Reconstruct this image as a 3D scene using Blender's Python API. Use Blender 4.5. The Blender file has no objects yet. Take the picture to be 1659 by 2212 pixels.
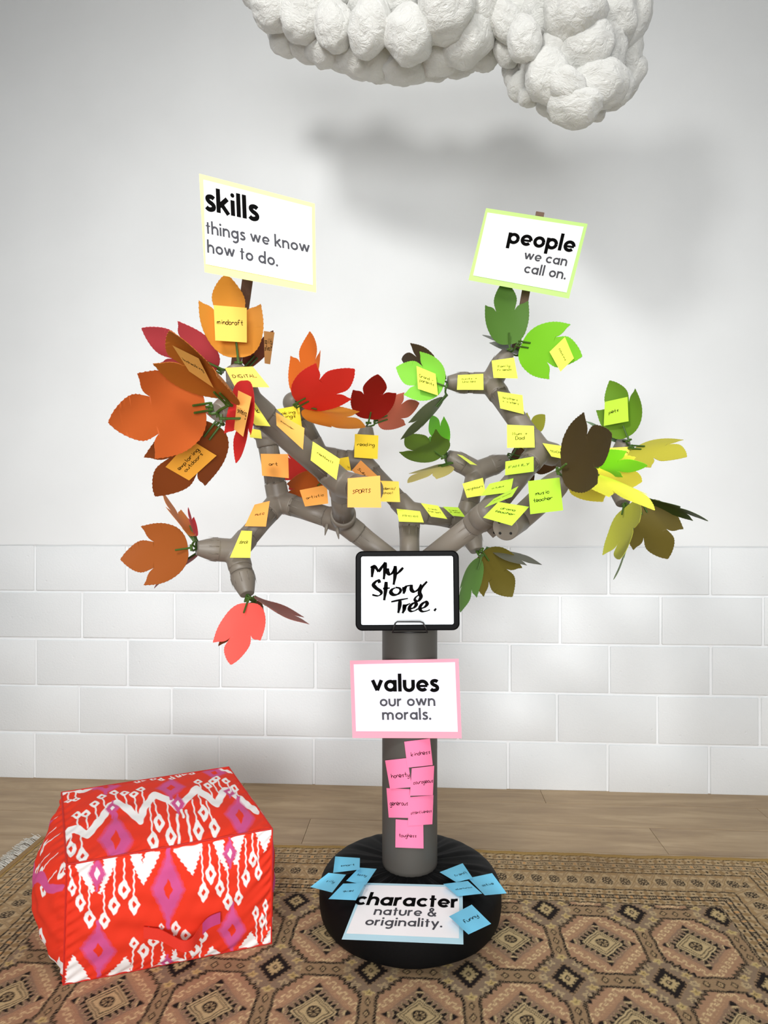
import bpy, bmesh, math, random
import numpy as np
from mathutils import Vector, Matrix, noise
from mathutils.geometry import tessellate_polygon
random.seed(7)
C = bpy.context.scene.collection
SC = bpy.context.scene
PI = math.pi
F = 1380.0            # focal length in pixels of the 1659 x 2212 frame
CX, CY = 829.5, 1120.0
CAMH = 1.1095
# ---------------------------------------------------------------- camera
cam = bpy.data.cameras.new('camera'); camo = bpy.data.objects.new('camera', cam); C.objects.link(camo)
camo.location = (0, 0, CAMH); camo.rotation_euler = (PI/2, 0, 0)
cam.sensor_fit = 'VERTICAL'; cam.sensor_height = 36; cam.lens = 36*F/2212
cam.shift_y = 14/2212; cam.clip_start = .02
SC.camera = camo
# ---------------------------------------------------------------- world, lights, exposure
W = bpy.data.worlds.new('world'); SC.world = W; W.use_nodes = True
W.node_tree.nodes['Background'].inputs[0].default_value = (.93, .97, 1, 1)
W.node_tree.nodes['Background'].inputs[1].default_value = .36
def area(name, loc, target, size, power, col=(1, 1, 1), sy=None):
    l = bpy.data.lights.new(name, 'AREA'); l.energy = power; l.size = size; l.color = col
    if sy: l.shape = 'RECTANGLE'; l.size_y = sy
    o = bpy.data.objects.new(name, l); C.objects.link(o); o.location = loc
    o.rotation_euler = (Vector(target)-Vector(loc)).to_track_quat('-Z', 'Y').to_euler()
    return o
area('window_light', (.05, -2.2, 1.2), (.05, 2.6, .75), 3.0, 27, (1, 1, 1), 1.5).data.spread = math.radians(64)
area('ceiling_spot_light', (-.75, -.1, 2.78), (.1, 2.6, 1.35), .36, 14, (1, .99, .97)).data.spread = math.radians(112)
area('ceiling_panel_light', (.6, .2, 3.5), (.2, 2.0, .4), .9, 16, (1, .98, .95))
SC.view_settings.view_transform = 'Standard'; SC.view_settings.look = 'None'
SC.view_settings.exposure = 0.0; SC.view_settings.gamma = 1; SC.view_settings.use_curve_mapping = False
# ---------------------------------------------------------------- helpers
def at(px, py, Z): return Vector(((px-CX)*Z/F, Z, CAMH-(py-CY)*Z/F))
def lin(c):
    f = lambda v: v/12.92 if v <= .04045 else ((v+.055)/1.055)**2.4
    return tuple(f(x/255) for x in c[:3])
MC = {}
def mat(name, col, rough=.6, spec=.5, bump=0, bscale=60, var=0, metallic=0, twotone=None):
    if name in MC: return MC[name]
    m = bpy.data.materials.new(name); m.use_nodes = True; nt = m.node_tree; b = nt.nodes['Principled BSDF']
    r, g, bl = lin(col); b.inputs['Base Color'].default_value = (r, g, bl, 1)
    b.inputs['Roughness'].default_value = rough; b.inputs['Metallic'].default_value = metallic
    b.inputs['Specular IOR Level'].default_value = spec
    tc = nt.nodes.new('ShaderNodeTexCoord'); n = nt.nodes.new('ShaderNodeTexNoise')
    n.inputs['Scale'].default_value = bscale; n.inputs['Detail'].default_value = 4
    nt.links.new(tc.outputs['Object'], n.inputs['Vector'])
    mx = nt.nodes.new('ShaderNodeMixRGB'); mx.inputs[1].default_value = (r*(1-var), g*(1-var), bl*(1-var), 1)
    mx.inputs[2].default_value = (min(1, r*(1+var)), min(1, g*(1+var)), min(1, bl*(1+var)), 1)
    nt.links.new(n.outputs[0], mx.inputs[0]); nt.links.new(mx.outputs[0], b.inputs['Base Color'])
    if bump:
        bp = nt.nodes.new('ShaderNodeBump'); bp.inputs['Strength'].default_value = bump; bp.inputs['Distance'].default_value = .002
        nt.links.new(n.outputs[0], bp.inputs['Height']); nt.links.new(bp.outputs[0], b.inputs['Normal'])
    MC[name] = m; return m
def cmat(c, rough=.65, spec=.3): return mat('card_%d_%d_%d' % c, c, rough, spec, bump=.08, bscale=900, var=.02)
def attr_mat(name, rough=.9, bump=.3, bscale=900):
    m = mat(name, (128, 128, 128), rough, .2, bump, bscale)
    nt = m.node_tree; a = nt.nodes.new('ShaderNodeAttribute'); a.attribute_name = 'Col'
    nt.links.new(a.outputs[0], nt.nodes['Principled BSDF'].inputs['Base Color']); return m
def meta(o, label=None, cat=None, group=None, kind=None):
    if label: o['label'] = label
    if cat: o['category'] = cat
    if group: o['group'] = group
    if kind: o['kind'] = kind
    return o
def empty(name, loc, label=None, cat=None, group=None):
    o = bpy.data.objects.new(name, None); C.objects.link(o); o.location = loc; o.empty_display_size = .05
    return meta(o, label, cat, group)
def link(name, me, parent=None, m=None, smooth=False):
    if m is not None:
        for mm in (m if isinstance(m, list) else [m]): me.materials.append(mm)
    if smooth: me.polygons.foreach_set('use_smooth', [True]*len(me.polygons))
    o = bpy.data.objects.new(name, me); C.objects.link(o)
    if parent is not None:
        o.parent = parent; o.matrix_parent_inverse = Matrix.Translation(parent.location).inverted() if parent.type == 'EMPTY' and parent.parent is None and parent.rotation_euler.z == 0 else parent.matrix_basis.inverted()
    return o
def mesh_py(name, vs, fs): me = bpy.data.meshes.new(name); me.from_pydata([tuple(v) for v in vs], [], fs); me.update(); return me
def from_bm(name, bm): me = bpy.data.meshes.new(name); bmesh.ops.recalc_face_normals(bm, faces=bm.faces); bm.to_mesh(me); bm.free(); return me
def frame(d):
    d = d.normalized(); u = d.orthogonal().normalized()
    if abs(d.z) < .9: u = d.cross(Vector((0, 0, 1))).normalized()
    return u, d.cross(u)
def tube(bm, pts, rads, n=16, cap=True):
    rings = []; pts = [Vector(p) for p in pts]
    u = None
    for i, p in enumerate(pts):
        d = (pts[min(i+1, len(pts)-1)]-pts[max(i-1, 0)]).normalized()
        if u is None: u = frame(d)[0]
        else: u = (u-d*u.dot(d)).normalized()
        w = d.cross(u)
        r = rads[i] if hasattr(rads, '__len__') else rads
        rings.append([bm.verts.new(p+(u*math.cos(2*PI*k/n)+w*math.sin(2*PI*k/n))*r) for k in range(n)])
    for a, b in zip(rings, rings[1:]):
        for k in range(n): bm.faces.new((a[k], a[(k+1) % n], b[(k+1) % n], b[k]))
    if cap: bm.faces.new(rings[0][::-1]); bm.faces.new(rings[-1])
def box(bm, c, s, rot=None):
    M = Matrix.Translation(c) @ (rot.to_4x4() if rot else Matrix.Identity(4)) @ Matrix.Diagonal((*s, 1))
    return bmesh.ops.create_cube(bm, size=1, matrix=M)['verts']
def sphere(bm, c, r, sub=2): bmesh.ops.create_icosphere(bm, subdivisions=sub, radius=r, matrix=Matrix.Translation(c))
def catmull(P, n=6):
    if len(P) < 3: return P
    out = []
    for i in range(len(P)-1):
        p0, p1, p2, p3 = P[max(i-1, 0)], P[i], P[i+1], P[min(i+2, len(P)-1)]
        for k in range(n):
            t = k/n
            out.append(tuple(.5*(2*b+(c-a)*t+(2*a-5*b+4*c-d)*t*t+(3*b-a-3*c+d)*t**3) for a, b, c, d in zip(p0, p1, p2, p3)))
    out.append(P[-1]); return out

# ================================================================ ROOM
TH = math.atan(.0572); E1 = Vector((math.cos(TH), -math.sin(TH), 0)); E2 = Vector((-math.sin(TH), -math.cos(TH), 0)); O0 = Vector((0, 2.637, 0))
ROT = -TH
def room(u, v, z=0): return O0+E1*u+E2*v+Vector((0, 0, z))
def room_M(u, v, z=0): return Matrix.Translation(room(u, v, z)) @ Matrix.Rotation(ROT, 4, 'Z')   # local x = along wall, local -y = towards camera
def wallpaint(name, base, bumpd):
    m = bpy.data.materials.new(name); m.use_nodes = True; nt = m.node_tree; b = nt.nodes['Principled BSDF']
    b.inputs['Roughness'].default_value = .62; b.inputs['Specular IOR Level'].default_value = .3
    tc = nt.nodes.new('ShaderNodeNewGeometry'); n = nt.nodes.new('ShaderNodeTexNoise'); n.inputs['Scale'].default_value = 3; n.inputs['Detail'].default_value = 5
    nt.links.new(tc.outputs['Position'], n.inputs['Vector'])
    r = nt.nodes.new('ShaderNodeValToRGB'); r.color_ramp.elements[0].position = .3; r.color_ramp.elements[1].position = .7
    c0 = lin(tuple(x-5 for x in base)); c1 = lin(base); r.color_ramp.elements[0].color = (*c0, 1); r.color_ramp.elements[1].color = (*c1, 1)
    nt.links.new(n.outputs[0], r.inputs[0]); nt.links.new(r.outputs[0], b.inputs['Base Color'])
    n2 = nt.nodes.new('ShaderNodeTexNoise'); n2.inputs['Scale'].default_value = 140; n2.inputs['Detail'].default_value = 3; nt.links.new(tc.outputs['Position'], n2.inputs['Vector'])
    n3 = nt.nodes.new('ShaderNodeTexVoronoi'); n3.inputs['Scale'].default_value = 16; nt.links.new(tc.outputs['Position'], n3.inputs['Vector'])
    r3 = nt.nodes.new('ShaderNodeMapRange'); r3.inputs[1].default_value = 0; r3.inputs[2].default_value = .09; r3.inputs[3].default_value = -1.2; r3.inputs[4].default_value = 0
    nt.links.new(n3.outputs['Distance'], r3.inputs[0])
    ad = nt.nodes.new('ShaderNodeMath'); nt.links.new(n2.outputs[0], ad.inputs[0]); nt.links.new(r3.outputs[0], ad.inputs[1])
    bp = nt.nodes.new('ShaderNodeBump'); bp.inputs['Strength'].default_value = bumpd; bp.inputs['Distance'].default_value = .002
    nt.links.new(ad.outputs[0] if bumpd > .1 else n2.outputs[0], bp.inputs['Height']); nt.links.new(bp.outputs[0], b.inputs['Normal']); return m
M_PLASTER = wallpaint('plaster_paint', (238, 240, 240), .06)
M_BLOCK = wallpaint('block_paint', (234, 237, 238), .5)
M_MORTAR = wallpaint('mortar_paint', (240, 242, 243), .12)
bm = bmesh.new(); box(bm, (0, .105, .5), (6.4, .2, 1.02)); me = from_bm('wall_back', bm)
wall = link('wall_back', me, None, M_MORTAR); wall.matrix_world = room_M(0, 0); meta(wall, kind='structure', label='white painted block and plaster back wall')
WM = wall.matrix_basis.copy()
def wall_child(name, me, m, loc=(0, 0, 0), smooth=False):
    o = bpy.data.objects.new(name, me)
    if not me.materials: me.materials.append(m)
    C.objects.link(o); o.parent = wall; o.location = loc
    if smooth: pass
    return o
bm = bmesh.new()
N = 120; zb = .9985
for (y0, y1) in ((-.007, .19),):
    vs = []
    for i in range(N+1):
        x = -3.2+6.4*i/N; j = noise.noise((x*9, 0, 0))*.0025
        vs.append([bm.verts.new((x, y0+noise.noise((x*5, 3, 0))*.002, zb+j)), bm.verts.new((x, y0, 3.6)), bm.verts.new((x, y1, 3.6)), bm.verts.new((x, y1, zb+j))])
    for a, b in zip(vs, vs[1:]):
        for k in range(4): bm.faces.new((a[k], b[k], b[(k+1) % 4], a[(k+1) % 4]))
    bm.faces.new(vs[0]); bm.faces.new(vs[-1][::-1])
o = wall_child('plaster_panel', from_bm('plaster_panel', bm), M_PLASTER); meta(o, 'smooth plastered upper wall')
# concrete blocks: 390 x 190 with painted joints; joint positions read off the photo (u of a joint in rows)
def block_mesh(seed, w=.391, h=.191):
    rnd = random.Random(seed); bm = bmesh.new(); box(bm, (0, 0, 0), (w, .02, h))
    bmesh.ops.bevel(bm, geom=[e for e in bm.edges], offset=.0045, segments=2, affect='EDGES', profile=.6)
    for v in bm.verts: v.co += Vector((rnd.uniform(-1, 1)*.0009, rnd.uniform(-1, 1)*.0008, rnd.uniform(-1, 1)*.0009))
    me = from_bm('block', bm); me.polygons.foreach_set('use_smooth', [True]*len(me.polygons)); return me
bms = [block_mesh(i) for i in range(8)]; half = [block_mesh(20+i) for i in range(2)]
def u_of(px):   # wall coordinate of a pixel column
    t = (px-CX)/F; Z = 2.637/(1+t*.0572); return (Vector((t*Z, Z, 0))-O0).dot(E1)
for row in range(5):
    z = .9-.2*row
    px = [273.5, 177, 275, 171, 272][row]; u0 = u_of(px)
    k = 0
    for i in range(-5, 11):
        u = u0+.4*i+.2
        if abs(u) > 3.0: continue
        o = wall_child('block', bms[(i*3+row*5) % 8], M_BLOCK, (u+random.uniform(-.001, .001), .0095+random.uniform(-.001, .0012), z-.002+random.uniform(-.001, .001)))
        o.rotation_euler = (random.uniform(-.002, .002), random.uniform(-.002, .002), random.uniform(-.003, .003))
# floor + planks
bm = bmesh.new(); box(bm, (0, -1.6, -.05), (6.4, 3.6, .1)); flo = link('floor', from_bm('floor', bm), None, mat('floor_base', (70, 58, 45)))
flo.matrix_world = room_M(0, 0, -.004); meta(flo, kind='structure', label='wood look plank floor')
def wood():
    m = bpy.data.materials.new('plank_wood'); m.use_nodes = True; nt = m.node_tree; b = nt.nodes['Principled BSDF']
    b.inputs['Roughness'].default_value = .42; b.inputs['Specular IOR Level'].default_value = .4
    tc = nt.nodes.new('ShaderNodeTexCoord'); oi = nt.nodes.new('ShaderNodeObjectInfo')
    mp = nt.nodes.new('ShaderNodeMapping'); mp.inputs['Scale'].default_value = (1.5, 11, 1)
    vm = nt.nodes.new('ShaderNodeVectorMath'); vm.operation = 'MULTIPLY_ADD'; vm.inputs[1].default_value = (1, 1, 1)
    cb = nt.nodes.new('ShaderNodeCombineXYZ'); mm = nt.nodes.new('ShaderNodeMath'); mm.operation = 'MULTIPLY'; mm.inputs[1].default_value = 37
    nt.links.new(oi.outputs['Random'], mm.inputs[0]); nt.links.new(mm.outputs[0], cb.inputs[0]); nt.links.new(mm.outputs[0], cb.inputs[1])
    nt.links.new(tc.outputs['Object'], vm.inputs[0]); nt.links.new(cb.outputs[0], vm.inputs[2]); nt.links.new(vm.outputs[0], mp.inputs['Vector'])
    n = nt.nodes.new('ShaderNodeTexNoise'); n.inputs['Scale'].default_value = 1.6; n.inputs['Detail'].default_value = 7; n.inputs['Roughness'].default_value = .62; n.inputs['Distortion'].default_value = .5
    nt.links.new(mp.outputs[0], n.inputs['Vector'])
    r = nt.nodes.new('ShaderNodeValToRGB'); e = r.color_ramp.elements
    e[0].position = .3; e[0].color = (*lin((152, 126, 96)), 1); e[1].position = .68; e[1].color = (*lin((188, 162, 127)), 1)
    x = e.new(.48); x.color = (*lin((168, 142, 108)), 1)
    nt.links.new(n.outputs[0], r.inputs[0])
    hs = nt.nodes.new('ShaderNodeHueSaturation'); mr = nt.nodes.new('ShaderNodeMapRange'); mr.inputs[3].default_value = .95; mr.inputs[4].default_value = 1.03
    nt.links.new(oi.outputs['Random'], mr.inputs[0]); nt.links.new(mr.outputs[0], hs.inputs['Value']); nt.links.new(r.outputs[0], hs.inputs['Color'])
    nt.links.new(hs.outputs[0], b.inputs['Base Color'])
    bp = nt.nodes.new('ShaderNodeBump'); bp.inputs['Strength'].default_value = .12; bp.inputs['Distance'].default_value = .001
    nt.links.new(n.outputs[0], bp.inputs['Height']); nt.links.new(bp.outputs[0], b.inputs['Normal']); return m
MW = wood()
bm = bmesh.new(); box(bm, (0, 0, 0), (1.2188, .1788, .008)); bmesh.ops.bevel(bm, geom=[e for e in bm.edges if abs(e.verts[0].co.z-e.verts[1].co.z) < .001 and e.verts[0].co.z > 0], offset=.0006, segments=1, affect='EDGES')
pme = from_bm('plank', bm); pme.materials.append(MW)
offs = [.35, .0, .62, .2, .83, .47, .1, .7]
for r in range(19):
    for i in range(-3, 4):
        u = i*1.22+offs[r % 8]*1.22-.4
        if abs(u) > 2.75: continue
        o = bpy.data.objects.new('plank', pme); C.objects.link(o); o.parent = flo; o.location = (u, -.09-.18*r+.06, .0045-.004+.0035)
bm = bmesh.new(); box(bm, (0, -1.6, 3.65), (6.4, 3.8, .1)); cei = link('ceiling', from_bm('ceiling', bm), None, mat('ceiling_paint', (235, 235, 235)))
cei.matrix_world = room_M(0, 0); meta(cei, kind='structure', label='white ceiling')
FZ = .008-.004+.0005+.0035   # walking surface of the planks
FZ = .0045-.004+.0035+.004-.004

# ================================================================ RUG
def paint_grid(nu, nv, fn, base):
    """numpy image (nv, nu, 3) painted by fn"""
    img = np.zeros((nv, nu, 3), np.float32); img[:] = base; fn(img); return img
def grid_obj(name, P, col, m, parent=None, smooth=True):
    nv, nu = P.shape[:2]
    me = bpy.data.meshes.new(name); me.vertices.add(nu*nv); me.vertices.foreach_set('co', P.reshape(-1).astype(np.float32))
    i = np.arange((nv-1)*(nu-1)); r = i//(nu-1); c = i % (nu-1); a = r*nu+c
    q = np.stack([a, a+1, a+nu+1, a+nu], 1).astype(np.int32)
    me.loops.add(q.size); me.loops.foreach_set('vertex_index', q.reshape(-1))
    me.polygons.add(len(q)); me.polygons.foreach_set('loop_start', np.arange(len(q), dtype=np.int32)*4)
    me.polygons.foreach_set('use_smooth', np.ones(len(q), bool)); me.update(calc_edges=True)
    at_ = me.color_attributes.new('Col', 'FLOAT_COLOR', 'POINT')
    cc = np.ones((nu*nv, 4), np.float32); cc[:, :3] = col.reshape(-1, 3); at_.data.foreach_set('color', cc.reshape(-1))
    return link(name, me, parent, m)
def L3(c): return np.array(lin(c), np.float32)
def make_rug():
    ul, ur, v0, v1 = -1.15, 1.27, .503, 2.15; s = .003
    nu0 = int((ur-ul)/s)+1; nv0 = int((v1-v0)/s)+1; nu = nu0*2; nv = nv0*2
    u = np.linspace(ul, ur, nu)[None, :].repeat(nv, 0); v = np.linspace(v0, v1, nv)[:, None].repeat(nu, 1)
    rng = np.random.RandomState(3)
    wob = .0012*np.sin(u*140+np.sin(v*90)*2); wob2 = .0012*np.sin(v*130+np.sin(u*110)*2)
    U = u+wob2; V = v+wob
    # distance from border edges, with coordinate along
    db = V-v0; dr = ur-U; dl = U-ul
    gold = L3((182, 152, 108)); beige = L3((190, 164, 126)); dark = L3((34, 26, 24)); brn = L3((122, 96, 70)); tan = L3((160, 130, 92))
    col = np.zeros((nv, nu, 3), np.float32); col[:] = L3((132, 106, 84))
    d = np.minimum(np.minimum(db, dr), dl); along = np.where((db <= dr) & (db <= dl), U, V)
    def put(mask, c, t=1): col[mask] = col[mask]*(1-t)+c*t
    B = .277; bord = d < B
    put(bord, beige)
    put(d < .021, L3((170, 138, 82)))
    # weathering bands inside border
    for e in (.023, .057, .085, .112, .204, .231, .249, .272): put(bord & (abs(d-e) < .0014), dark)
    for e in (.059+.0, .0835, .1145, .2015, .2335, .2465, .2745): put(bord & (abs(d-e) < .0009), dark)
    def cell(p, per): return np.abs(((p/per+1000) % 1)-.5)*per, np.floor(p/per)
    for a, b in ((.025, .055), (.087, .110), (.206, .229), (.251, .270)):
        m = bord & (d > a) & (d < b); c = (a+b)/2; x, _ = cell(along, .030)
        put(m & (np.abs(((along/.030+(d-c)*14+1000) % 1)-.5) > .44), brn)
        put(m & ((np.abs(x-.015)+np.abs(d-c)*.8) < .0105), L3((152, 124, 86)))
        x, _ = cell(along, .030)
        put(m & (x*1.0+np.abs(d-c)*.9 < .0045), dark)
    for a, b in ((.061, .082), (.234, .246)):
        m = bord & (d > a) & (d < b); c = (a+b)/2
        x, k = cell(along, .040)
        put(m & (np.abs(d-c) < .0055) & (x < .014) & (np.sin(along*900) > -.55), dark)
        put(m & (np.abs(d-c) < .0015) & (x < .010), beige)
        put(m & (np.abs(x-.0185) < .0015) & (np.abs(d-c) < .006), L3((200, 150, 95)))
    # star band
    m = bord & (d > .116) & (d < .2); c = .158; x = ((along/.053+1000) % 1-.5)*.053; y = d-c
    put(m & ((np.abs((np.abs(x)/.0265+np.abs(y)/.042)-1) < .07)), L3((150, 122, 84)))
    put(m & (np.abs((np.abs(x)/.0265+np.abs(y)/.042)-1.25) < .09), brn, .6)
    put(m & (np.abs(x)/.0265+np.abs(y)/.042 > 1.35) & (np.abs(y) > .03), L3((165, 135, 95)))
    ax, ay = np.abs(x), np.abs(y)
    put(m & (((ax < .0022) & (ay < .0175)) | ((np.abs(ax-ay*.8) < .0024) & (ax < .0125)) | ((ay < .0026) & (ax < .0150))), dark)
    put(m & ((ax+ay) < .0085), dark); put(m & ((ax+ay) < .0045), beige)
    put(m & (((ax > .0105) & (ax < .0155) & (np.abs(ay-.0065) < .0032)) | ((ay > .0135) & (ay < .0185) & (np.abs(ax-.0055) < .0025))), dark)
    # field
    fld = ~bord
    pu, pv = .2355, .270
    kx = np.round((U-.855)/pu); ky = np.round((V-.412)/pv)
    x = U-(.855+kx*pu); y = V-(.412+ky*pv); ax, ay = np.abs(x), np.abs(y)
    st = .0125
    qx = np.floor(ax/st)*st; qy = np.floor(ay/(st*1.05))*st*1.05
    hw, hh = .103, .117
    inside = (ax < hw) & (ay < hh) & ((qx/hw+qy/hh) < 1.34)
    qx2 = np.floor((ax+.0062)/st)*st; qy2 = np.floor((ay+.0062)/(st*1.05))*st*1.05
    edge = inside & ~((ax < hw-.0075) & (ay < hh-.0075) & ((np.floor((ax+.0075)/st)*st/hw+np.floor((ay+.0075)/(st*1.05))*st*1.05/hh) < 1.34))
    pink = L3((182, 148, 113)); pink2 = L3((172, 134, 104))
    put(fld, L3((142, 120, 98)))
    pm = (V > .56)[..., None]
    put(fld & inside, pink); 
    put(fld & inside & (ky >= 1), pink2)
    put(fld & inside & (ax/.080+ay/.086 < 1), L3((146, 118, 96)))
    # hook outlines
    rr = ax/.092+ay/.098; ang = np.arctan2(y/.098, x/.092)
    t_ = (ax-ay)
    ph = t_/.030*2*PI; sq = np.sign(np.sin(ph)); cl = 1.19+.085*sq
    hooks = fld & inside & ~edge & (rr > 1.06) & (rr < 1.34) & ((np.abs(rr-cl) < .024) | ((np.abs(np.sin(ph)) < .26) & (rr > 1.10) & (rr < 1.29)) | ((np.abs(rr-1.185) < .02) & (np.abs(np.sin(ph/2+.4)) < .38)))
    put(hooks, L3((228, 200, 152)), .95)
    put(fld & inside & (np.abs(rr-1.01) < .016) & (np.sin(t_*330) > .2), L3((206, 172, 128)), .7)
    # centre medallion: rotated square, triangles
    rs = ax/.047+ay/.046
    tri = fld & (rs > 1.05) & (rs < 1.36+.22*np.sin(t_*300)) & inside; put(tri, dark)
    put(fld & inside & (np.abs(rs-(1.40+.22*np.sin(t_*300))) < .035), L3((206, 180, 135)))
    put(fld & inside & (np.abs(rs-1.06) < .05), L3((210, 186, 140)))
    put(fld & inside & (rs < 1.0), dark); put(fld & inside & (rs < .93), L3((196, 172, 128))); put(fld & inside & (np.abs(rs-.76) < .035), dark)
    rad = np.hypot(x, y); put(fld & inside & (rad < .0165), dark); put(fld & inside & (rad < .0125) & (np.sin(np.arctan2(y, x)*8) > 0) & (rad > .004), L3((186, 160, 118))); 
    for sx, sy in ((0, 1), (1, 0)):
        a_, b_ = (ay, ax) if sy else (ax, ay)
        put(fld & inside & (np.abs(a_-.078) < .0075) & (b_ < .0015+(.0855-a_)*.6) & (b_ < .009), dark)
        put(fld & inside & (np.abs(a_-.0685) < .0022) & (b_ < .0085), L3((206, 180, 135)))
    put(fld & inside & (np.abs(a_-.0) < -1), dark)
    put(edge & fld, dark)
    thin = inside & fld & ~edge
    # white fleck down the middle of the outline
    put(edge & fld & (np.sin((ax-ay)*700) > .9), L3((190, 160, 120)))
    # connecting strips
    gx = (~inside) & fld & (ax > hw-.001) & (ay < .062); put(gx, L3((158, 130, 98)))
    xx = ax-pu/2
    for o_ in (-.034, 0, .034):
        r_ = np.abs(xx)/.0085+np.abs(y-o_)/.0145
        put(gx & (r_ < 1), dark); put(gx & (r_ < .6), L3((190, 160, 118))); put(gx & (r_ < .22), dark)
    gy = (~inside) & fld & (ay > hh-.001) & (ax < .056); put(gy, L3((158, 130, 98)))
    yy = ay-pv/2
    for o_ in (-.032, 0, .032):
        r_ = np.abs(yy)/.0125+np.abs(x-o_)/.0105
        put(gy & (r_ < 1), dark); put(gy & (r_ < .6), L3((190, 160, 118))); put(gy & (r_ < .22), dark)
    # diamond stars between octagons
    kx2 = np.floor((U-.855)/pu); ky2 = np.floor((V-.412)/pv)
    x = U-(.855+(kx2+.5)*pu); y = V-(.412+(ky2+.5)*pv); ax, ay = np.abs(x), np.abs(y)
    r_ = ax/.040+ay/.052; jag = .07*np.sign(np.sin((ax-ay)*420))
    out = fld & ~inside
    put(out & (r_ < 1.12), L3((156, 128, 98))); put(out & (r_ < 1+jag), dark); put(out & (r_ < .52+jag), L3((192, 168, 122))); put(out & (r_ < .2), dark); put(out & (r_ < .1), beige)
    for fx, fy, cc in ((0, .074, (196, 170, 112)), (.058, 0, (178, 154, 122)), (.034, .052, (172, 150, 120)), (.050, .028, (194, 166, 110))):
        q = np.abs(ax-fx)/.0125+np.abs(ay-fy)/.0105+.3*np.sin(np.arctan2(ay-fy, ax-fx)*5)
        put(out & (q < 1.12), L3((206, 182, 134))); put(out & (q < .85), L3(cc)); put(out & (q < .2), dark)
    # fold & wear variation
    n1 = rng.rand(nv//12+2, nu//12+2); n1 = np.kron(n1, np.ones((12, 12)))[:nv, :nu]
    n2 = rng.rand(nv, nu)
    shade = (1+.07*(n2-.5)+.05*np.sin(v*900)+.0*n1).astype(np.float32)
    col *= shade[..., None]
    # worn brown patch at the back edge
    wear = np.exp(-((u-.72)/.22)**2-((v-.56)/.10)**2); col = col*(1-.35*wear[..., None])+L3((96, 70, 40))*.35*wear[..., None]
    col = col.reshape(nv0, 2, nu0, 2, 3).mean(axis=(1, 3)); nu, nv = nu0, nv0
    u = np.linspace(ul, ur, nu)[None, :].repeat(nv, 0); v = np.linspace(v0, v1, nv)[:, None].repeat(nu, 1)
    z = .0085+.0009*rng.rand(nv, nu)+.001*np.sin(u*6)+.0006*np.sin(v*40+u*3)
    z[0, :] = .001; z[:, 0] = .001; z[:, -1] = .001; z[-1] = .001
    P = np.zeros((nv, nu, 3)); edge_w = .0025*np.sin(u*17)+.0015*np.sin(u*53)
    P[..., 0] = O0.x+E1.x*u+E2.x*(v+edge_w*(v < .6)); P[..., 1] = O0.y+E1.y*u+E2.y*(v+edge_w*(v < .6)); P[..., 2] = z+FZ
    root = empty('patterned_rug', room(0, 1.2, FZ), 'worn beige and brown patterned wool rug with octagons and star border on the floor', 'rug')
    grid_obj('pile', P[:, ::-1], col[:, ::-1], attr_mat('rug_pile', .95, .8, 700), root)
    # fringe on the left end
    bm = bmesh.new(); r2 = random.Random(5)
    for i in range(1500):
        vv = r2.uniform(v0, v1); L = r2.uniform(.035, .062); a = r2.uniform(-.35, .35)
        p0 = room(ul+.004, vv, FZ+.004); p1 = room(ul-L*.5, vv+math.sin(a)*L*.5, FZ+r2.uniform(.006, .018)); p2 = room(ul-L, vv+math.sin(a+r2.uniform(-.6, .6))*L, FZ+.003+r2.random()*.006)
        w = E2*.0012
        q = [bm.verts.new(x) for x in (p0-w, p0+w, p1+w, p1-w, p2+w, p2-w)]
        bm.faces.new((q[0], q[1], q[2], q[3])); bm.faces.new((q[3], q[2], q[4], q[5]))
    o = link('fringe', from_bm('fringe', bm), root, mat('fringe_cotton', (225, 222, 212), .9)); meta(o, 'cream cotton fringe', kind='stuff')
    bm = bmesh.new(); c = room(ul+.004, (v0+v1)/2, FZ+.006); box(bm, c, (.016, v1-v0, .008), Matrix.Rotation(ROT, 3, 'Z')); link('end_binding', from_bm('end_binding', bm), root, mat('binding', (150, 120, 78), .9, bump=.6, bscale=400))
make_rug()
RUGZ = FZ+.009

# ================================================================ POUF
def inv_bilin(P, q):   # P TL,TR,BR,BL   q (...,2) -> uv
    q = np.asarray(q, float); uv = np.full(q.shape, .5); P = [np.array(p, float) for p in P]
    for _ in range(12):
        u = uv[..., 0:1]; v = uv[..., 1:2]
        X = P[0]*(1-u)*(1-v)+P[1]*u*(1-v)+P[2]*u*v+P[3]*(1-u)*v
        du = (P[1]-P[0])*(1-v)+(P[2]-P[3])*v; dv = (P[3]-P[0])*(1-u)+(P[2]-P[1])*u
        r = q-X; det = du[..., 0]*dv[..., 1]-du[..., 1]*dv[..., 0]
        uv[..., 0] += (r[..., 0]*dv[..., 1]-r[..., 1]*dv[..., 0])/det; uv[..., 1] += (du[..., 0]*r[..., 1]-du[..., 1]*r[..., 0])/det
    return uv
RED = L3((230, 56, 32)); MAG = L3((208, 84, 142)); WHT = L3((244, 240, 238))
def polymask(X, Y, pts):
    m = np.zeros(X.shape, bool); n = len(pts)
    for i in range(n):
        (x0, y0), (x1, y1) = pts[i], pts[(i+1) % n]
        if y0 == y1: continue
        c = ((Y >= y0) != (Y >= y1)) & (X < x0+(Y-y0)*(x1-x0)/(y1-y0)); m ^= c
    return m
def segd(X, Y, a, b):
    dx, dy = b[0]-a[0], b[1]-a[1]; t = np.clip(((X-a[0])*dx+(Y-a[1])*dy)/(dx*dx+dy*dy+1e-9), 0, 1); return np.hypot(X-a[0]-t*dx, Y-a[1]-t*dy)
def drop(img, X, Y, cx, cy, w, h):
    def sh(w, h): return (np.abs(X-cx)/w)**1.25+(np.abs(Y-cy)/h)**1.1 < 1
    img[sh(w*1.18, h*1.12)] = WHT; img[sh(w*.42, h*.40)] = RED
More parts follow.
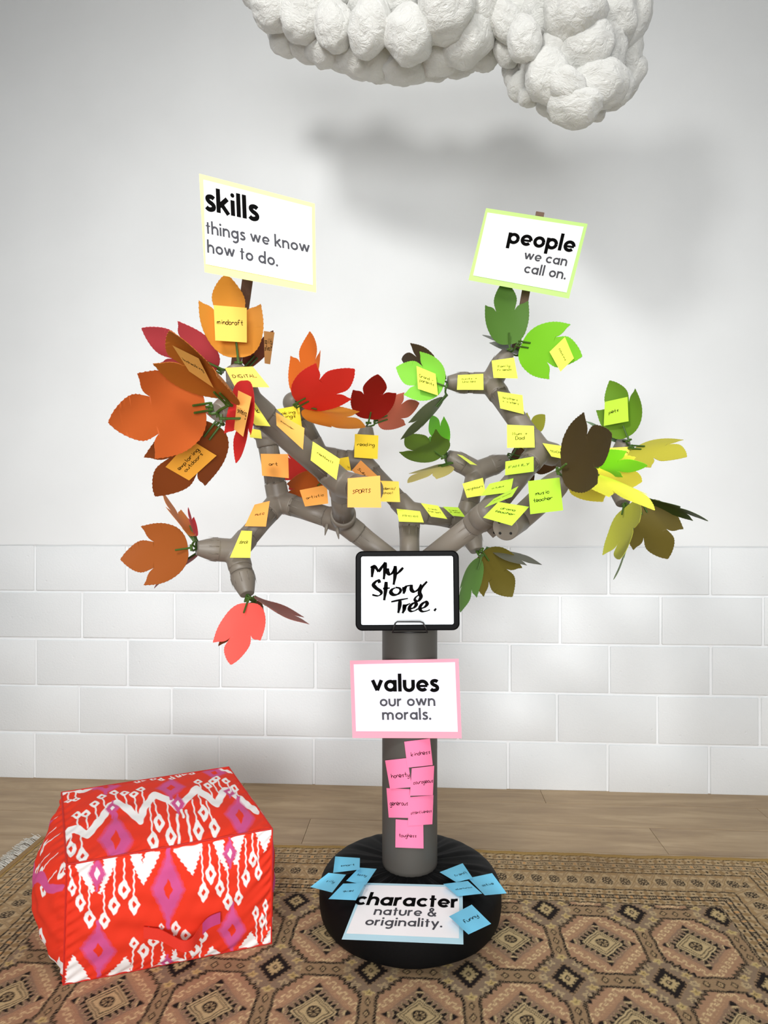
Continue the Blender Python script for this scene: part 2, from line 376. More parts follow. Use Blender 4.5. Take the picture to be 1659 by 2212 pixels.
def pend(img, X, Y, a, c, w, h):
    img[segd(X, Y, a, c) < 4.6] = WHT; drop(img, X, Y, c[0], c[1], w, h)
def diam(img, X, Y, cx, cy, w, h, hole=None, hc=None):
    jag = 1+.13*np.sin(X*.9+Y*.05)*np.sign(np.sin(Y*.11))
    img[(np.abs(X-cx)/w+np.abs(Y-cy)/h) < jag] = MAG
    img[segd(X, Y, (cx, cy-h*1.15), (cx, cy+h*1.15)) < w*.12] = MAG
    if hole is not None: img[(np.abs(X-cx)/hole[0]+np.abs(Y-cy)/hole[1]) < 1] = RED if hc is None else hc
def zig(img, X, Y, pts, w):
    for a, b in zip(pts, pts[1:]): img[segd(X, Y, a, b) < w*.5] = WHT
def face_img(corners, n, m, paint, ss=3):
    n0, m0 = n, m; n *= ss; m *= ss
    u = np.linspace(0, 1, n)[None, :].repeat(m, 0); v = np.linspace(0, 1, m)[:, None].repeat(n, 1)
    P = [np.array(p, float) for p in corners]
    X = P[0][0]*(1-u)*(1-v)+P[1][0]*u*(1-v)+P[2][0]*u*v+P[3][0]*(1-u)*v
    Y = P[0][1]*(1-u)*(1-v)+P[1][1]*u*(1-v)+P[2][1]*u*v+P[3][1]*(1-u)*v
    X = X+2.5*np.sin(Y*.13); img = np.zeros((m, n, 3), np.float32); img[:] = RED; paint(img, X, Y, u, v); return img.reshape(m0, ss, n0, ss, 3).mean(axis=(1, 3))
def front_paint(img, X, Y, u, v):
    for p in ([(290, 700), (400, 690), (385, 760), (408, 880), (395, 895), (335, 800), (310, 770)], [(455, 680), (535, 675), (500, 770), (445, 895), (432, 890), (458, 780)],
              [(610, 660), (680, 650), (685, 710), (702, 645), (795, 635), (770, 690), (720, 780), (690, 828), (650, 760)], [(865, 620), (1055, 585), (1030, 660), (990, 770), (950, 720), (900, 660)],
              [(1120, 575), (1190, 560), (1185, 640), (1215, 725), (1200, 740), (1150, 650)], [(1235, 550), (1325, 525), (1300, 600), (1280, 705), (1248, 705), (1265, 620)], [(1385, 500), (1530, 470), (1500, 540), (1455, 640), (1430, 580)],
              [(235, 1540), (245, 1400), (285, 1310), (340, 1400), (400, 1540)], [(430, 1530), (500, 1420), (590, 1300), (625, 1380), (590, 1480)], [(640, 1470), (780, 1375), (815, 1265), (832, 1370), (800, 1440)],
              [(850, 1430), (870, 1255), (905, 1330), (990, 1370), (960, 1420)], [(1030, 1390), (1110, 1245), (1190, 1330), (1150, 1380)], [(1240, 1350), (1365, 1150), (1415, 1240), (1400, 1320)], [(1415, 1300), (1500, 1130), (1560, 1235), (1520, 1300)]):
        img[polymask(X+4*np.sin(Y*.25), Y, p)] = WHT
    diam(img, X, Y, 840, 850, 98, 215, (28, 62)); diam(img, X, Y, 430, 1265, 102, 165, (30, 52)); diam(img, X, Y, 1240, 1130, 88, 160, (28, 50))
    diam(img, X, Y, 420, 770, 54, 90, (18, 38), WHT); diam(img, X, Y, 1226, 635, 48, 78, (16, 34), WHT); diam(img, X, Y, 835, 1370, 48, 62, (15, 20), WHT)
    for a in ((262, 715, 278, 870, 22, 48), (320, 760, 325, 958, 27, 55), (375, 860, 378, 1058, 30, 55), (462, 870, 465, 1060, 28, 52), (522, 695, 520, 960, 30, 55), (578, 680, 578, 860, 32, 55), (635, 740, 637, 952, 30, 58),
              (1045, 610, 1057, 870, 30, 62), (1095, 590, 1102, 755, 30, 60), (1155, 640, 1160, 845, 26, 55), (1210, 720, 1212, 935, 28, 55), (1278, 690, 1280, 915, 25, 50), (1330, 550, 1330, 790, 25, 55), (1375, 520, 1377, 675, 26, 50), (1412, 560, 1412, 765, 22, 48),
              (620, 1420, 637, 1205, 25, 38), (680, 1430, 693, 1265, 30, 55), (740, 1400, 750, 1195, 30, 38), (860, 1200, 885, 1100, 25, 45), (945, 1360, 945, 1150, 28, 35), (985, 1370, 1000, 1270, 35, 55), (1035, 1340, 1052, 1165, 30, 50),
              (1405, 1240, 1397, 1030, 20, 48), (1440, 1230, 1440, 1090, 20, 50), (1470, 1150, 1462, 990, 17, 42), (805, 1270, 800, 1090, 14, 24), (888, 1330, 886, 1190, 10, 14), (720, 1150, 722, 1105, 10, 14)):
        pend(img, X, Y, (a[0], a[1]), (a[2], a[3]), a[4], a[5])
def top_paint(img, X, Y, u, v):
    zig(img, X, Y, [(215, 600), (255, 535), (290, 528), (360, 572), (440, 490), (495, 405), (530, 388), (600, 440), (670, 505), (700, 430), (760, 348), (850, 382), (905, 425), (960, 380), (1030, 300), (1090, 342), (1160, 392), (1215, 290), (1245, 290), (1330, 345), (1420, 395)], 44)
    zig(img, X, Y, [(195, 285), (240, 252), (330, 268), (410, 225)], 26); zig(img, X, Y, [(500, 205), (600, 192), (760, 162), (850, 152), (1000, 130)], 12); zig(img, X, Y, [(1170, 112), (1270, 145)], 18)
    diam(img, X, Y, 465, 250, 90, 52, (28, 18)); diam(img, X, Y, 865, 290, 92, 75, (30, 26)); diam(img, X, Y, 1150, 150, 82, 50, (26, 16))
    diam(img, X, Y, 525, 600, 100, 118, (30, 46)); diam(img, X, Y, 1305, 440, 95, 105, (28, 40))
    diam(img, X, Y, 505, 430, 44, 48, (14, 16), WHT); diam(img, X, Y, 910, 405, 46, 54, (15, 20), WHT); diam(img, X, Y, 1250, 300, 42, 32, (12, 12), WHT)
    for a in ((305, 520, 297, 445), (360, 530, 350, 443), (415, 480, 400, 390), (465, 420, 440, 335), (540, 390, 515, 308), (600, 430, 575, 325), (655, 470, 635, 340), (700, 400, 678, 300), (1065, 310, 1040, 240), (1135, 350, 1105, 268), (1180, 330, 1135, 232), (1205, 290, 1163, 205), (1260, 290, 1228, 218), (1310, 320, 1285, 265)):
        pend(img, X, Y, a[:2], a[2:], 26, 22)
    for a in ((265, 540, 265, 640), (320, 560, 330, 675), (730, 400, 748, 595), (760, 390, 787, 512), (840, 400, 855, 570), (1000, 380, 1030, 530), (1040, 330, 1070, 445), (1090, 380, 1132, 512)):
        pend(img, X, Y, a[:2], a[2:], 30, 40)
    for a in ((900, 470, 908, 612), (960, 440, 985, 612), (930, 440, 940, 480)): img[segd(X, Y, a[:2], a[2:]) < 8] = WHT
    img[polymask(X, Y, [(880, 640), (905, 590), (930, 625), (975, 618), (995, 585), (1010, 615)])] = WHT
    for a in ((245, 270, 245, 335), (285, 268, 290, 335), (635, 180, 652, 208), (675, 165, 685, 185), (735, 160, 750, 190), (785, 160, 805, 208), (855, 150, 872, 198), (890, 145, 908, 168), (930, 135, 945, 148), (980, 125, 1000, 155)):
        pend(img, X, Y, a[:2], a[2:], 22, 14)
def side_paint(img, X, Y, u, v):       # X,Y in 0..1000 face units, x 0 = back, 1000 = front
    for a in ((300, 40, 200, 190), (420, 60, 330, 240), (560, 30, 470, 170), (650, 120, 560, 300), (760, 60, 690, 240), (860, 130, 800, 300)):
        pend(img, X, Y, a[:2], a[2:], 34, 55)
    for p in ([(20, 560), (120, 420), (900, 180), (980, 190), (980, 240), (800, 280), (300, 520), (60, 640)], [(0, 300), (60, 230), (240, 60), (300, 40), (200, 160), (20, 420)]): img[polymask(X, Y+30*np.sin(X*.02), p)] = MAG
    for a in ((250, 1000, 230, 560, 26, 60), (370, 1000, 350, 640, 28, 60), (480, 1000, 470, 520, 24, 60), (600, 960, 590, 690, 34, 70), (700, 940, 690, 800, 34, 60), (800, 960, 800, 690, 44, 70)):
        pend(img, X, Y, a[:2], a[2:4], a[4], a[5])
    for p in ([(0, 1000), (0, 780), (120, 860), (200, 1000)], [(520, 1000), (680, 900), (860, 820), (920, 860), (880, 1000)], [(900, 900), (960, 780), (1000, 860), (1000, 930)]): img[polymask(X, Y, p)] = WHT
    pend(img, X, Y, (990, 40), (930, 90), 40, 60)
def make_pouf():
    T = {'FL': at(144, 1868, 1.495), 'FR': at(588, 1790, 1.645), 'BL': at(133, 1712, 1.83), 'BR': at(494, 1657, 2.02)}
    Bm = {k: v.copy() for k, v in T.items()}
    fl = at(137, 2140, 1.50); fr = at(586, 2050, 1.648)
    Bm['FL'] = Vector((fl.x, fl.y, RUGZ)); Bm['FR'] = Vector((fr.x, fr.y, RUGZ)); Bm['BL'] = Vector((T['BL'].x+.02, T['BL'].y, RUGZ)); Bm['BR'] = Vector((T['BR'].x-.02, T['BR'].y-.01, RUGZ))
    root = empty('pouf_seat', (Vector(Bm['FL'])+Bm['FR']+Bm['BL']+Bm['BR'])/4, 'square red floor pouf with white and magenta ikat print standing on the rug', 'pouf')
    fm = attr_mat('pouf_cotton', .8, .25, 1500)
    cen = (T['FL']+T['FR']+T['BL']+T['BR'])/8+(Bm['FL']+Bm['FR']+Bm['BL']+Bm['BR'])/8
    def edgecurve(a, b, t, out):     # soft edges: seams bow outward
        return 0
    def panel(name, c, bulge, n, m, img, wr=.004, bot=0):
        c = [np.array(x) for x in c]; u = np.linspace(0, 1, n)[None, :, None]; v = np.linspace(0, 1, m)[:, None, None]
        P = c[0]*(1-u)*(1-v)+c[1]*u*(1-v)+c[2]*u*v+c[3]*(1-u)*v
        nrm = np.cross(c[1]-c[0], c[3]-c[0]); nrm /= np.linalg.norm(nrm)
        mid = sum(c)/4
        if np.dot(nrm, mid-np.array(cen)) < 0: nrm = -nrm
        b = (1-(2*u-1)**4)*(1-(2*v-1)**4)*.45+.55*np.sin(PI*u)*np.sin(PI*v)
        uu = u[..., 0]+0*v[..., 0]; vv = v[..., 0]+0*u[..., 0]
        ed = np.minimum(np.minimum(uu, 1-uu), np.minimum(vv, 1-vv)); fade = np.clip(ed/.06, 0, 1)
        w = np.sin(uu*23+5*np.sin(vv*6))*.35+np.sin(vv*31+3*np.sin(uu*7)+uu*9)*.35+np.sin(uu*60+vv*25)*.10
        pk = np.exp(-ed/.05)*np.sin((uu*1.0+vv*.9)*75)*.8*np.clip(ed/.02, 0, 1)
        P = P+nrm*(b*bulge)+nrm*((w*fade*wr+pk*wr)[..., None])
        return grid_obj(name, P, img, fm, root), P
    z = lambda x: x
    I = face_img([(245, 720), (1510, 485), (1505, 1245), (225, 1525)], 330, 210, front_paint)
    _, PF = panel('front_panel', (T['FL'], T['FR'], Bm['FR'], Bm['FL']), .030, 330, 210, I)
    I = face_img([(205, 265), (1245, 100), (1510, 485), (240, 720)], 330, 300, top_paint)
    panel('top_panel', (T['BL'], T['BR'], T['FR'], T['FL']), .022, 330, 300, I, .003)
    I = face_img([(0, 0), (1000, 0), (1000, 1000), (0, 1000)], 220, 220, side_paint)
    panel('side_panel', (T['BL'], T['FL'], Bm['FL'], Bm['BL']), .075, 220, 220, I, .005)
    panel('side_panel', (T['FR'], T['BR'], Bm['BR'], Bm['FR']), .05, 220, 220, I, .004)
    panel('back_panel', (T['BR'], T['BL'], Bm['BL'], Bm['BR']), .04, 160, 120, face_img([(245, 720), (1510, 485), (1505, 1245), (225, 1525)], 160, 120, front_paint))
    bm = bmesh.new()
    for a, b in (('FL', 'FR'), ('FR', 'BR'), ('BR', 'BL'), ('BL', 'FL')):
        tube(bm, [T[a].lerp(T[b], t) for t in (0, .5, 1)], .0022, 6); tube(bm, [Bm[a].lerp(Bm[b], t)+Vector((0, 0, .002)) for t in (0, .5, 1)], .0022, 6)
    for a in T: tube(bm, [T[a], Bm[a]], .0022, 6)
    link('seam_piping', from_bm('seam_piping', bm), root, mat('seam_red', (200, 36, 24), .8))
    # carry handle
    q = inv_bilin([(245, 720), (1510, 485), (1505, 1245), (225, 1525)], np.array([(695, 1120), (750, 1125), (800, 1128), (870, 1142), (930, 1158), (985, 1150), (1030, 1105), (1080, 1062), (1120, 1040), (1165, 1025)], float))
    offs_ = [.003, .004, .008, .022, .032, .030, .018, .008, .004, .003]; up = Vector((0, 0, 1))
    nrm = Vector((T['FR']-T['FL'])).cross(Vector((0, 0, 1))).normalized(); nrm = -nrm if nrm.y > 0 else nrm
    bm = bmesh.new(); prev = None
    hp = []
    for (uu, vv), of in zip(q, offs_):
        i = int(uu*329); j = int(vv*209); hp.append(Vector(PF[j, i])+nrm*(of+.004))
    hp = [Vector(p) for p in catmull([tuple(p) for p in hp], 5)]
    for p in hp:
        w = up*.0135; r = [bm.verts.new(p+w), bm.verts.new(p-w), bm.verts.new(p-w+nrm*.003), bm.verts.new(p+w+nrm*.003)]
        if prev:
            for k in range(4): bm.faces.new((prev[k], prev[(k+1) % 4], r[(k+1) % 4], r[k]))
        prev = r
    me = from_bm('carry_handle', bm); o = link('carry_handle', me, root, [mat('handle_red', (222, 46, 26), .8), mat('handle_magenta', (190, 60, 120), .8)]); meta(o, 'red and magenta fabric carry handle')
    for p in me.polygons:
        if p.center.x > hp[-14].x: p.material_index = 1
make_pouf()

# ================================================================ STORY TREE
GREY = mat('branch_plastic', (120, 112, 101), .42, .4, bump=.10, bscale=500, var=.03)
TRUNK = mat('trunk_plastic', (80, 77, 72), .5, .25, bump=.06, bscale=700, var=.02)
BLK = mat('black_fabric', (7, 7, 8), .6, .15, bump=.35, bscale=1200, var=.1)
GRN = mat('clip_green', (62, 92, 30), .45, .4, var=.1)
TC = Vector((at(885, 0, 1.80).x, 1.80, 0)); RT = .0775
BH = .128     # top of the base
tree = empty('story_tree', (TC.x, TC.y, RUGZ), 'grey pipe tree with orange, red and green card leaves standing on a black round base', 'tree')
# base
prof = [(0, .004), (.235, .004), (.246, .012), (.251, .035), (.252, .062), (.249, .086), (.238, .103), (.218, .114), (.18, .122), (.12, .127), (.078, .129), (.02, .129), (0, .129)]
bm = bmesh.new(); NA = 200; cp = catmull(prof[1:-1], 6); rings = []
for r, z in cp:
    ring = []
    for k in range(NA):
        a = 2*PI*k/NA; fo = (math.sin(a*23+math.sin(a*3)*2)+.6*math.sin(a*41+1))*.0022*max(0, min(1, (.25-r)/.08))*max(0, min(1, (r-.06)/.03)) if z > .09 else math.sin(a*9)*.0008
        ring.append(bm.verts.new((TC.x+r*math.cos(a), TC.y-.014+r*math.sin(a)*1.0, RUGZ+z+fo)))
    rings.append(ring)
for a, b in zip(rings, rings[1:]):
    for k in range(NA): bm.faces.new((a[k], a[(k+1) % NA], b[(k+1) % NA], b[k]))
bm.faces.new(rings[0]); bm.faces.new(rings[-1])
o = link('base', from_bm('base', bm), tree, BLK, True); meta(o, 'black fabric covered round base')
TOPZ = RUGZ+.129
bm = bmesh.new(); tt = at(0, 1262, 1.8).z
tube(bm, [(TC.x, TC.y, z) for z in (TOPZ-.003, TOPZ+.01, .6, tt-.004, tt, )], [RT, RT, RT, RT, RT-.004], 64)
o = link('trunk', from_bm('trunk', bm), tree, TRUNK, True); o.data.polygons[-1].use_smooth = False; meta(o, 'smooth dark grey round trunk')
ND = {'T0': (885, 1240, 1.80), 'A': (742, 1128, 1.74), 'B': (602, 1082, 1.82), 'Bu': (572, 925, 1.80), 'Cn': (510, 1190, 1.70), 'Cl': (425, 1184, 1.66), 'Cd': (534, 1284, 1.64),
      'S': (738, 1045, 1.50), 'K': (808, 1062, 1.42), 'P': (535, 868, 1.36), 'Pt': (505, 792, 1.36), 'Pl': (468, 892, 1.28),
      'M': (884, 1106, 1.88), 'Ml': (782, 998, 1.96), 'R': (793, 922, 1.96), 'Mk': (688, 985, 1.93), 'Ms': (634, 870, 1.88), 'Mb': (722, 1050, 1.95),
      'N': (1006, 1124, 1.93), 'Nd': (1029, 1190, 1.88), 'Y': (1030, 1018, 1.98), 'Yl': (966, 984, 1.96), 'Yr': (1095, 994, 2.0),
      'G': (1050, 1112, 1.58), 'H': (1166, 974, 1.70), 'J': (1060, 828, 1.86), 'Jl': (966, 826, 1.86), 'Ju': (1098, 760, 1.84), 'Q': (1338, 1022, 1.84), 'Qu': (1346, 952, 1.80), 'Qd': (1345, 1088, 1.78),
      'D0': (1091, 1140, 1.44), 'D1': (1222, 1026, 1.40)}
PT = {k: at(*v) for k, v in ND.items()}
R0 = .0285
PIPES = [('T0', 'A'), ('A', 'B'), ('B', 'Bu'), ('B', 'Cn'), ('A', 'S'), ('S', 'P'), ('T0', 'M'), ('M', 'Ml'), ('Ml', 'Mk'), ('Mk', 'Ms'), ('M', 'N'), ('N', 'Y'), ('T0', 'G'), ('G', 'H'), ('H', 'J'), ('H', 'Q')]
TIPS = [('Cn', 'Cl'), ('Cn', 'Cd'), ('P', 'Pt'), ('P', 'Pl'), ('Ml', 'R'), ('N', 'Nd'), ('Y', 'Yl'), ('Y', 'Yr'), ('J', 'Jl'), ('J', 'Ju'), ('Q', 'Qu'), ('Q', 'Qd'), ('Mk', 'Mb')]
inc = {}
def slv(a, b): inc.setdefault(a, []).append(PT[b])
def ridges(bm, p, d, r, L, n=9, ph=0):
    u, w = frame(d)
    for k in range(n):
        a = 2*PI*k/n+ph; nv = u*math.cos(a)+w*math.sin(a); tv = d.cross(nv)
        c = p+nv*r
        vs = [bm.verts.new(x) for x in (c+tv*.0022, c-tv*.0022, c+nv*.0018, c+d*L+tv*.0003, c+d*L-tv*.0003, c+d*L+nv*.0002)]
        for f in ((0, 2, 1), (0, 3, 5, 2), (1, 2, 5, 4), (3, 4, 5), (0, 1, 4, 3)): bm.faces.new([vs[i] for i in f])
for a, b in PIPES:
    if (a, b) == ('T0', 'M'): pass
    bm = bmesh.new(); A, B = PT[a], PT[b]; d = (B-A).normalized(); L = (B-A).length
    s0 = .0 if a == 'T0' else .035; s1 = .035 if b != 'Bu' else 0
    ns = 12
    ts = [s0]+[.053, .0535, .055, .0555]*(a != 'T0')+[L-.0555, L-.055, L-.0535, L-.053]*(b != 'Bu')+[L-s1]
    rs = [R0]+[R0, R0-.0022, R0-.0022, R0]*(a != 'T0')+[R0, R0-.0022, R0-.0022, R0]*(b != 'Bu')+[R0]
    if L < .125: ts, rs = [s0, L-s1], [R0, R0]
    tube(bm, [A+d*t for t in ts], rs, 40)
    if a != 'T0': ridges(bm, A+d*.052, d, R0-.0003, .035, 8, random.random())
    if L > .12: ridges(bm, B-d*.052, -d, R0-.0003, .035, 8, random.random())
    me = bpy.data.meshes.new('branch_pipe')
    try: bmesh.ops.recalc_face_normals(bm, faces=bm.faces); bm.to_mesh(me); bm.free()
    except ReferenceError: continue
    o = link('branch_pipe', me, tree, GREY)
    for p in me.polygons: p.use_smooth = len(p.vertices) == 4 and p.area > 2e-6
    if a != 'T0': slv(a, b)
    slv(b, a)
for a, b in TIPS:
    A, B = PT[a], PT[b]; d = (B-A).normalized(); L = (B-A).length; bm = bmesh.new(); slv(a, b)
    tube(bm, [A+d*.045, A+d*max(.046, L-.062)], R0+.001, 40); c = B-d*.052
    tube(bm, [c-d*.008, c, c+d*.012, c+d*.030, B-d*.004, B], [R0+.0025, R0+.003, R0+.0022, R0-.003, R0-.009, R0-.0105], 40)
    ridges(bm, c, d, R0+.002, .026, 10, .3)
    me = from_bm('branch_tip', bm); o = link('branch_tip', me, tree, GREY)
    for p in me.polygons: p.use_smooth = len(p.vertices) == 4
slv('S', 'K')
for k, dirs in inc.items():
    if k in ('T0',): continue
    bm = bmesh.new(); P = PT[k]; sphere(bm, P, R0+.0035, 3)
    for q in dirs:
        d = (q-P).normalized(); l = min(.052, (q-P).length*.7); tube(bm, [P, P+d*l], [R0+.0032, R0+.0028], 32)
    if k == 'Bu': tube(bm, [P-Vector((0, 0, .03)), P+Vector((0, 0, .03))], R0+.003, 32)
    o = link('branch_joint', from_bm('branch_joint', bm), tree, GREY, True)
    md = o.modifiers.new('r', 'REMESH'); md.mode = 'VOXEL'; md.voxel_size = .0026; md.use_smooth_shade = True
    md = o.modifiers.new('s', 'SMOOTH'); md.iterations = 4; md.factor = .5
    bm = bmesh.new()
# branch collars at the trunk head
bm = bmesh.new(); P = PT['T0']; tube(bm, [(TC.x, TC.y, tt-.002), (TC.x, TC.y, tt+.03), (TC.x, TC.y, tt+.075)], [RT+.002, RT+.001, .045], 48)
link('trunk_cap', from_bm('trunk_cap', bm), tree, GREY, True)
def knob(A, B, name='bolted_end'):    # flat capped pipe end with four bolt holes
    d = (A-B).normalized(); bm = bmesh.new()
    tube(bm, [B, A-d*.004, A], [R0+.002, R0+.002, R0], 40); me = from_bm(name, bm); o = link(name, me, tree, GREY)
    for p in me.polygons: p.use_smooth = len(p.vertices) == 4
    u, w = frame(d); bm = bmesh.new()
    for k in range(4):
        a = PI/4+k*PI/2; c = A+(u*math.cos(a)+w*math.sin(a))*.018; tube(bm, [c-d*.002, c+d*.0006], .0033, 10)
    link('bolt_hole', from_bm('bolt_hole', bm), tree, mat('hole_black', (20, 18, 16), .8))
Kd = (PT['K']-PT['S']).normalized(); knob(PT['K'], PT['S']+Kd*.03)
# lower right forward arm: bolted end facing the camera, bend, tapered tip
A = PT['D0']; E = at(1120, 1122, 1.52); Bq = PT['D1']; dd = (A-E).normalized()
knob(A, E)
bm = bmesh.new(); E2q = at(1150, 1096, 1.50); tube(bm, [Vector(p) for p in catmull([tuple(A-dd*.03), tuple(E), tuple(E2q), tuple(at(1175, 1072, 1.46))], 8)], R0+.001, 40)
tube(bm, [at(1168, 1078, 1.46), Bq-(Bq-at(1168, 1078, 1.46)).normalized()*.05, Bq-(Bq-at(1168, 1078, 1.46)).normalized()*.03, Bq], [R0+.002, R0+.003, R0, R0-.009], 40)
me = from_bm('forward_arm', bm); o = link('branch_pipe', me, tree, GREY)
for p in me.polygons: p.use_smooth = len(p.vertices) == 4
bm = bmesh.new(); tube(bm, [PT['G'], at(1120, 1112, 1.52)], .018, 24); link('branch_link', from_bm('branch_link', bm), tree, GREY, True)
# clamp collars
def clamp(P, d, flip=1, lugs=True):
    bm = bmesh.new(); d = d.normalized(); n = 32
    tube(bm, [P-d*.018, P-d*.016, P+d*.016, P+d*.018], [R0+.003, R0+.0055, R0+.0055, R0+.003], n)
    side = d.cross(Vector((0, 1, 0))).normalized()*flip
    Rm = Matrix((side, d, side.cross(d))).transposed()
    for s in (-.006, .006) if lugs else (): box(bm, P+side*(R0+.014)+Rm @ Vector((0, 0, s)), (.026, .030, .003), Rm)
    me = from_bm('clamp_collar', bm); o = link('clamp_collar', me, tree, GREY)
    for p in me.polygons: p.use_smooth = len(p.vertices) == 4 and p.area < 3e-4
    if not lugs: return
    bm = bmesh.new(); c = P+side*(R0+.018); nn = Rm @ Vector((0, 0, 1)); tube(bm, [c-nn*.010, c+nn*.010], .0032, 10)
    link('clamp_bolt', from_bm('clamp_bolt', bm), tree, mat('hole_black', (20, 18, 16)))
dG = PT['G']-PT['T0']; clamp(PT['G']-dG.normalized()*.012, dG, -1); clamp(PT['A']+(PT['S']-PT['A']).normalized()*.045, PT['S']-PT['A'], -1, False)
for px, py, d_ in ((707, 1132, -.012), (728, 1140, .01)):
    bm = bmesh.new(); p = at(px, py, 1.69); tube(bm, [p, p+Vector((d_*.2, -.002, -.012)), p+Vector((d_*.5, -.004, -.030))], [.005, .0045, .001], 8); link('strap_end', from_bm('strap_end', bm), tree, GREY, True)

# ---- leaves
HALF = [(0, 0), (.10, .004), (.20, .045), (.29, .13), (.35, .24), (.385, .35), (.398, .46), (.396, .56), (.388, .665)]
HALF2 = [(.388, .665), (.33, .636), (.27, .622), (.215, .59), (.172, .535)]
HALF3 = [(.172, .535), (.200, .63), (.212, .71), (.190, .79), (.14, .875), (.075, .955), (0, 1.02)]
def split_rim(fs, vs, nf):      # own vertices for the thin edge faces, so the sheet shades flat to its edge
    vs = list(vs); fs = list(fs)
    for i in range(nf, len(fs)):
        f = fs[i]; b = len(vs); vs += [vs[j] for j in f]; fs[i] = tuple(range(b, b+len(f)))
    return fs, vs
def outline():
    P = []
    for seg, ser in ((HALF, 1), (HALF2, .6), (HALF3, 1)):
        c = catmull(seg, 4)
        for i in range(len(c)-1):
            a, b = c[i], c[i+1]; P.append(a)
            tx, ty = b[0]-a[0], b[1]-a[1]; l = math.hypot(tx, ty)
            if l > .012 and i % 2 == 0 and (seg is not HALF or i > 4) and not (seg is HALF2 and i > 11) and not (seg is HALF3 and i < 4): P.append((a[0]+tx*.85+ty/l*.0055*ser, a[1]+ty*.85-tx/l*.0055*ser))
    P.append((0, 1.02)); return P
def leaf_mesh(curl, cup, fold, name='leaf'):
    R = outline(); pts = R+[(-x, y) for x, y in reversed(R[1:-1])]
    bm = bmesh.new(); vs = [bm.verts.new((x, y, 0)) for x, y in pts]
    for t_ in tessellate_polygon([[Vector((x, y, 0)) for x, y in pts]]):
        try: bm.faces.new([vs[i] for i in t_])
        except ValueError: pass
    for ax, vals in ((Vector((1, 0, 0)), (-.3, -.2, -.1, 0, .1, .2, .3)), (Vector((0, 1, 0)), (.12, .25, .38, .5, .62, .75, .88))):
        for t in vals: bmesh.ops.bisect_plane(bm, geom=bm.verts[:]+bm.edges[:]+bm.faces[:], plane_co=ax*t, plane_no=ax)
    bmesh.ops.remove_doubles(bm, verts=bm.verts, dist=.0005)
    for v in bm.verts:
        x, y = v.co.x, v.co.y; v.co.z = cup*x*x+curl*(y*(y-1.0))+fold*abs(x)+.012*math.sin(x*9+y*5)
    bm.verts.index_update(); bm.normal_update(); V_ = [v.co.copy() for v in bm.verts]; N_ = len(V_); T_ = Vector((0, 0, .006))
    F1 = [[v.index for v in (f.verts if f.normal.z > 0 else reversed(f.verts))] for f in bm.faces]
    F2 = [[i+N_ for i in reversed(f)] for f in F1]; cnt = {}
    for f in F1:
        for a, b in zip(f, f[1:]+f[:1]): cnt[(a, b)] = 1
    rim = [(b, a, a+N_, b+N_) for (a, b) in cnt if (b, a) not in cnt]; bm.free()
    fs_, vs_ = split_rim(F1+F2+rim, [v+T_/2 for v in V_]+[v-T_/2 for v in V_], 2*len(F1)); me = mesh_py(name, vs_, fs_)
    me.materials.append(GRN); nf = 2*len(F1); me.polygons.foreach_set('use_smooth', [i < nf for i in range(nf+len(rim))])
    return me
LMS = [leaf_mesh(.25, .5, 0), leaf_mesh(-.12, -.35, .05), leaf_mesh(.12, .9, .08), leaf_mesh(.35, -.2, 0)]
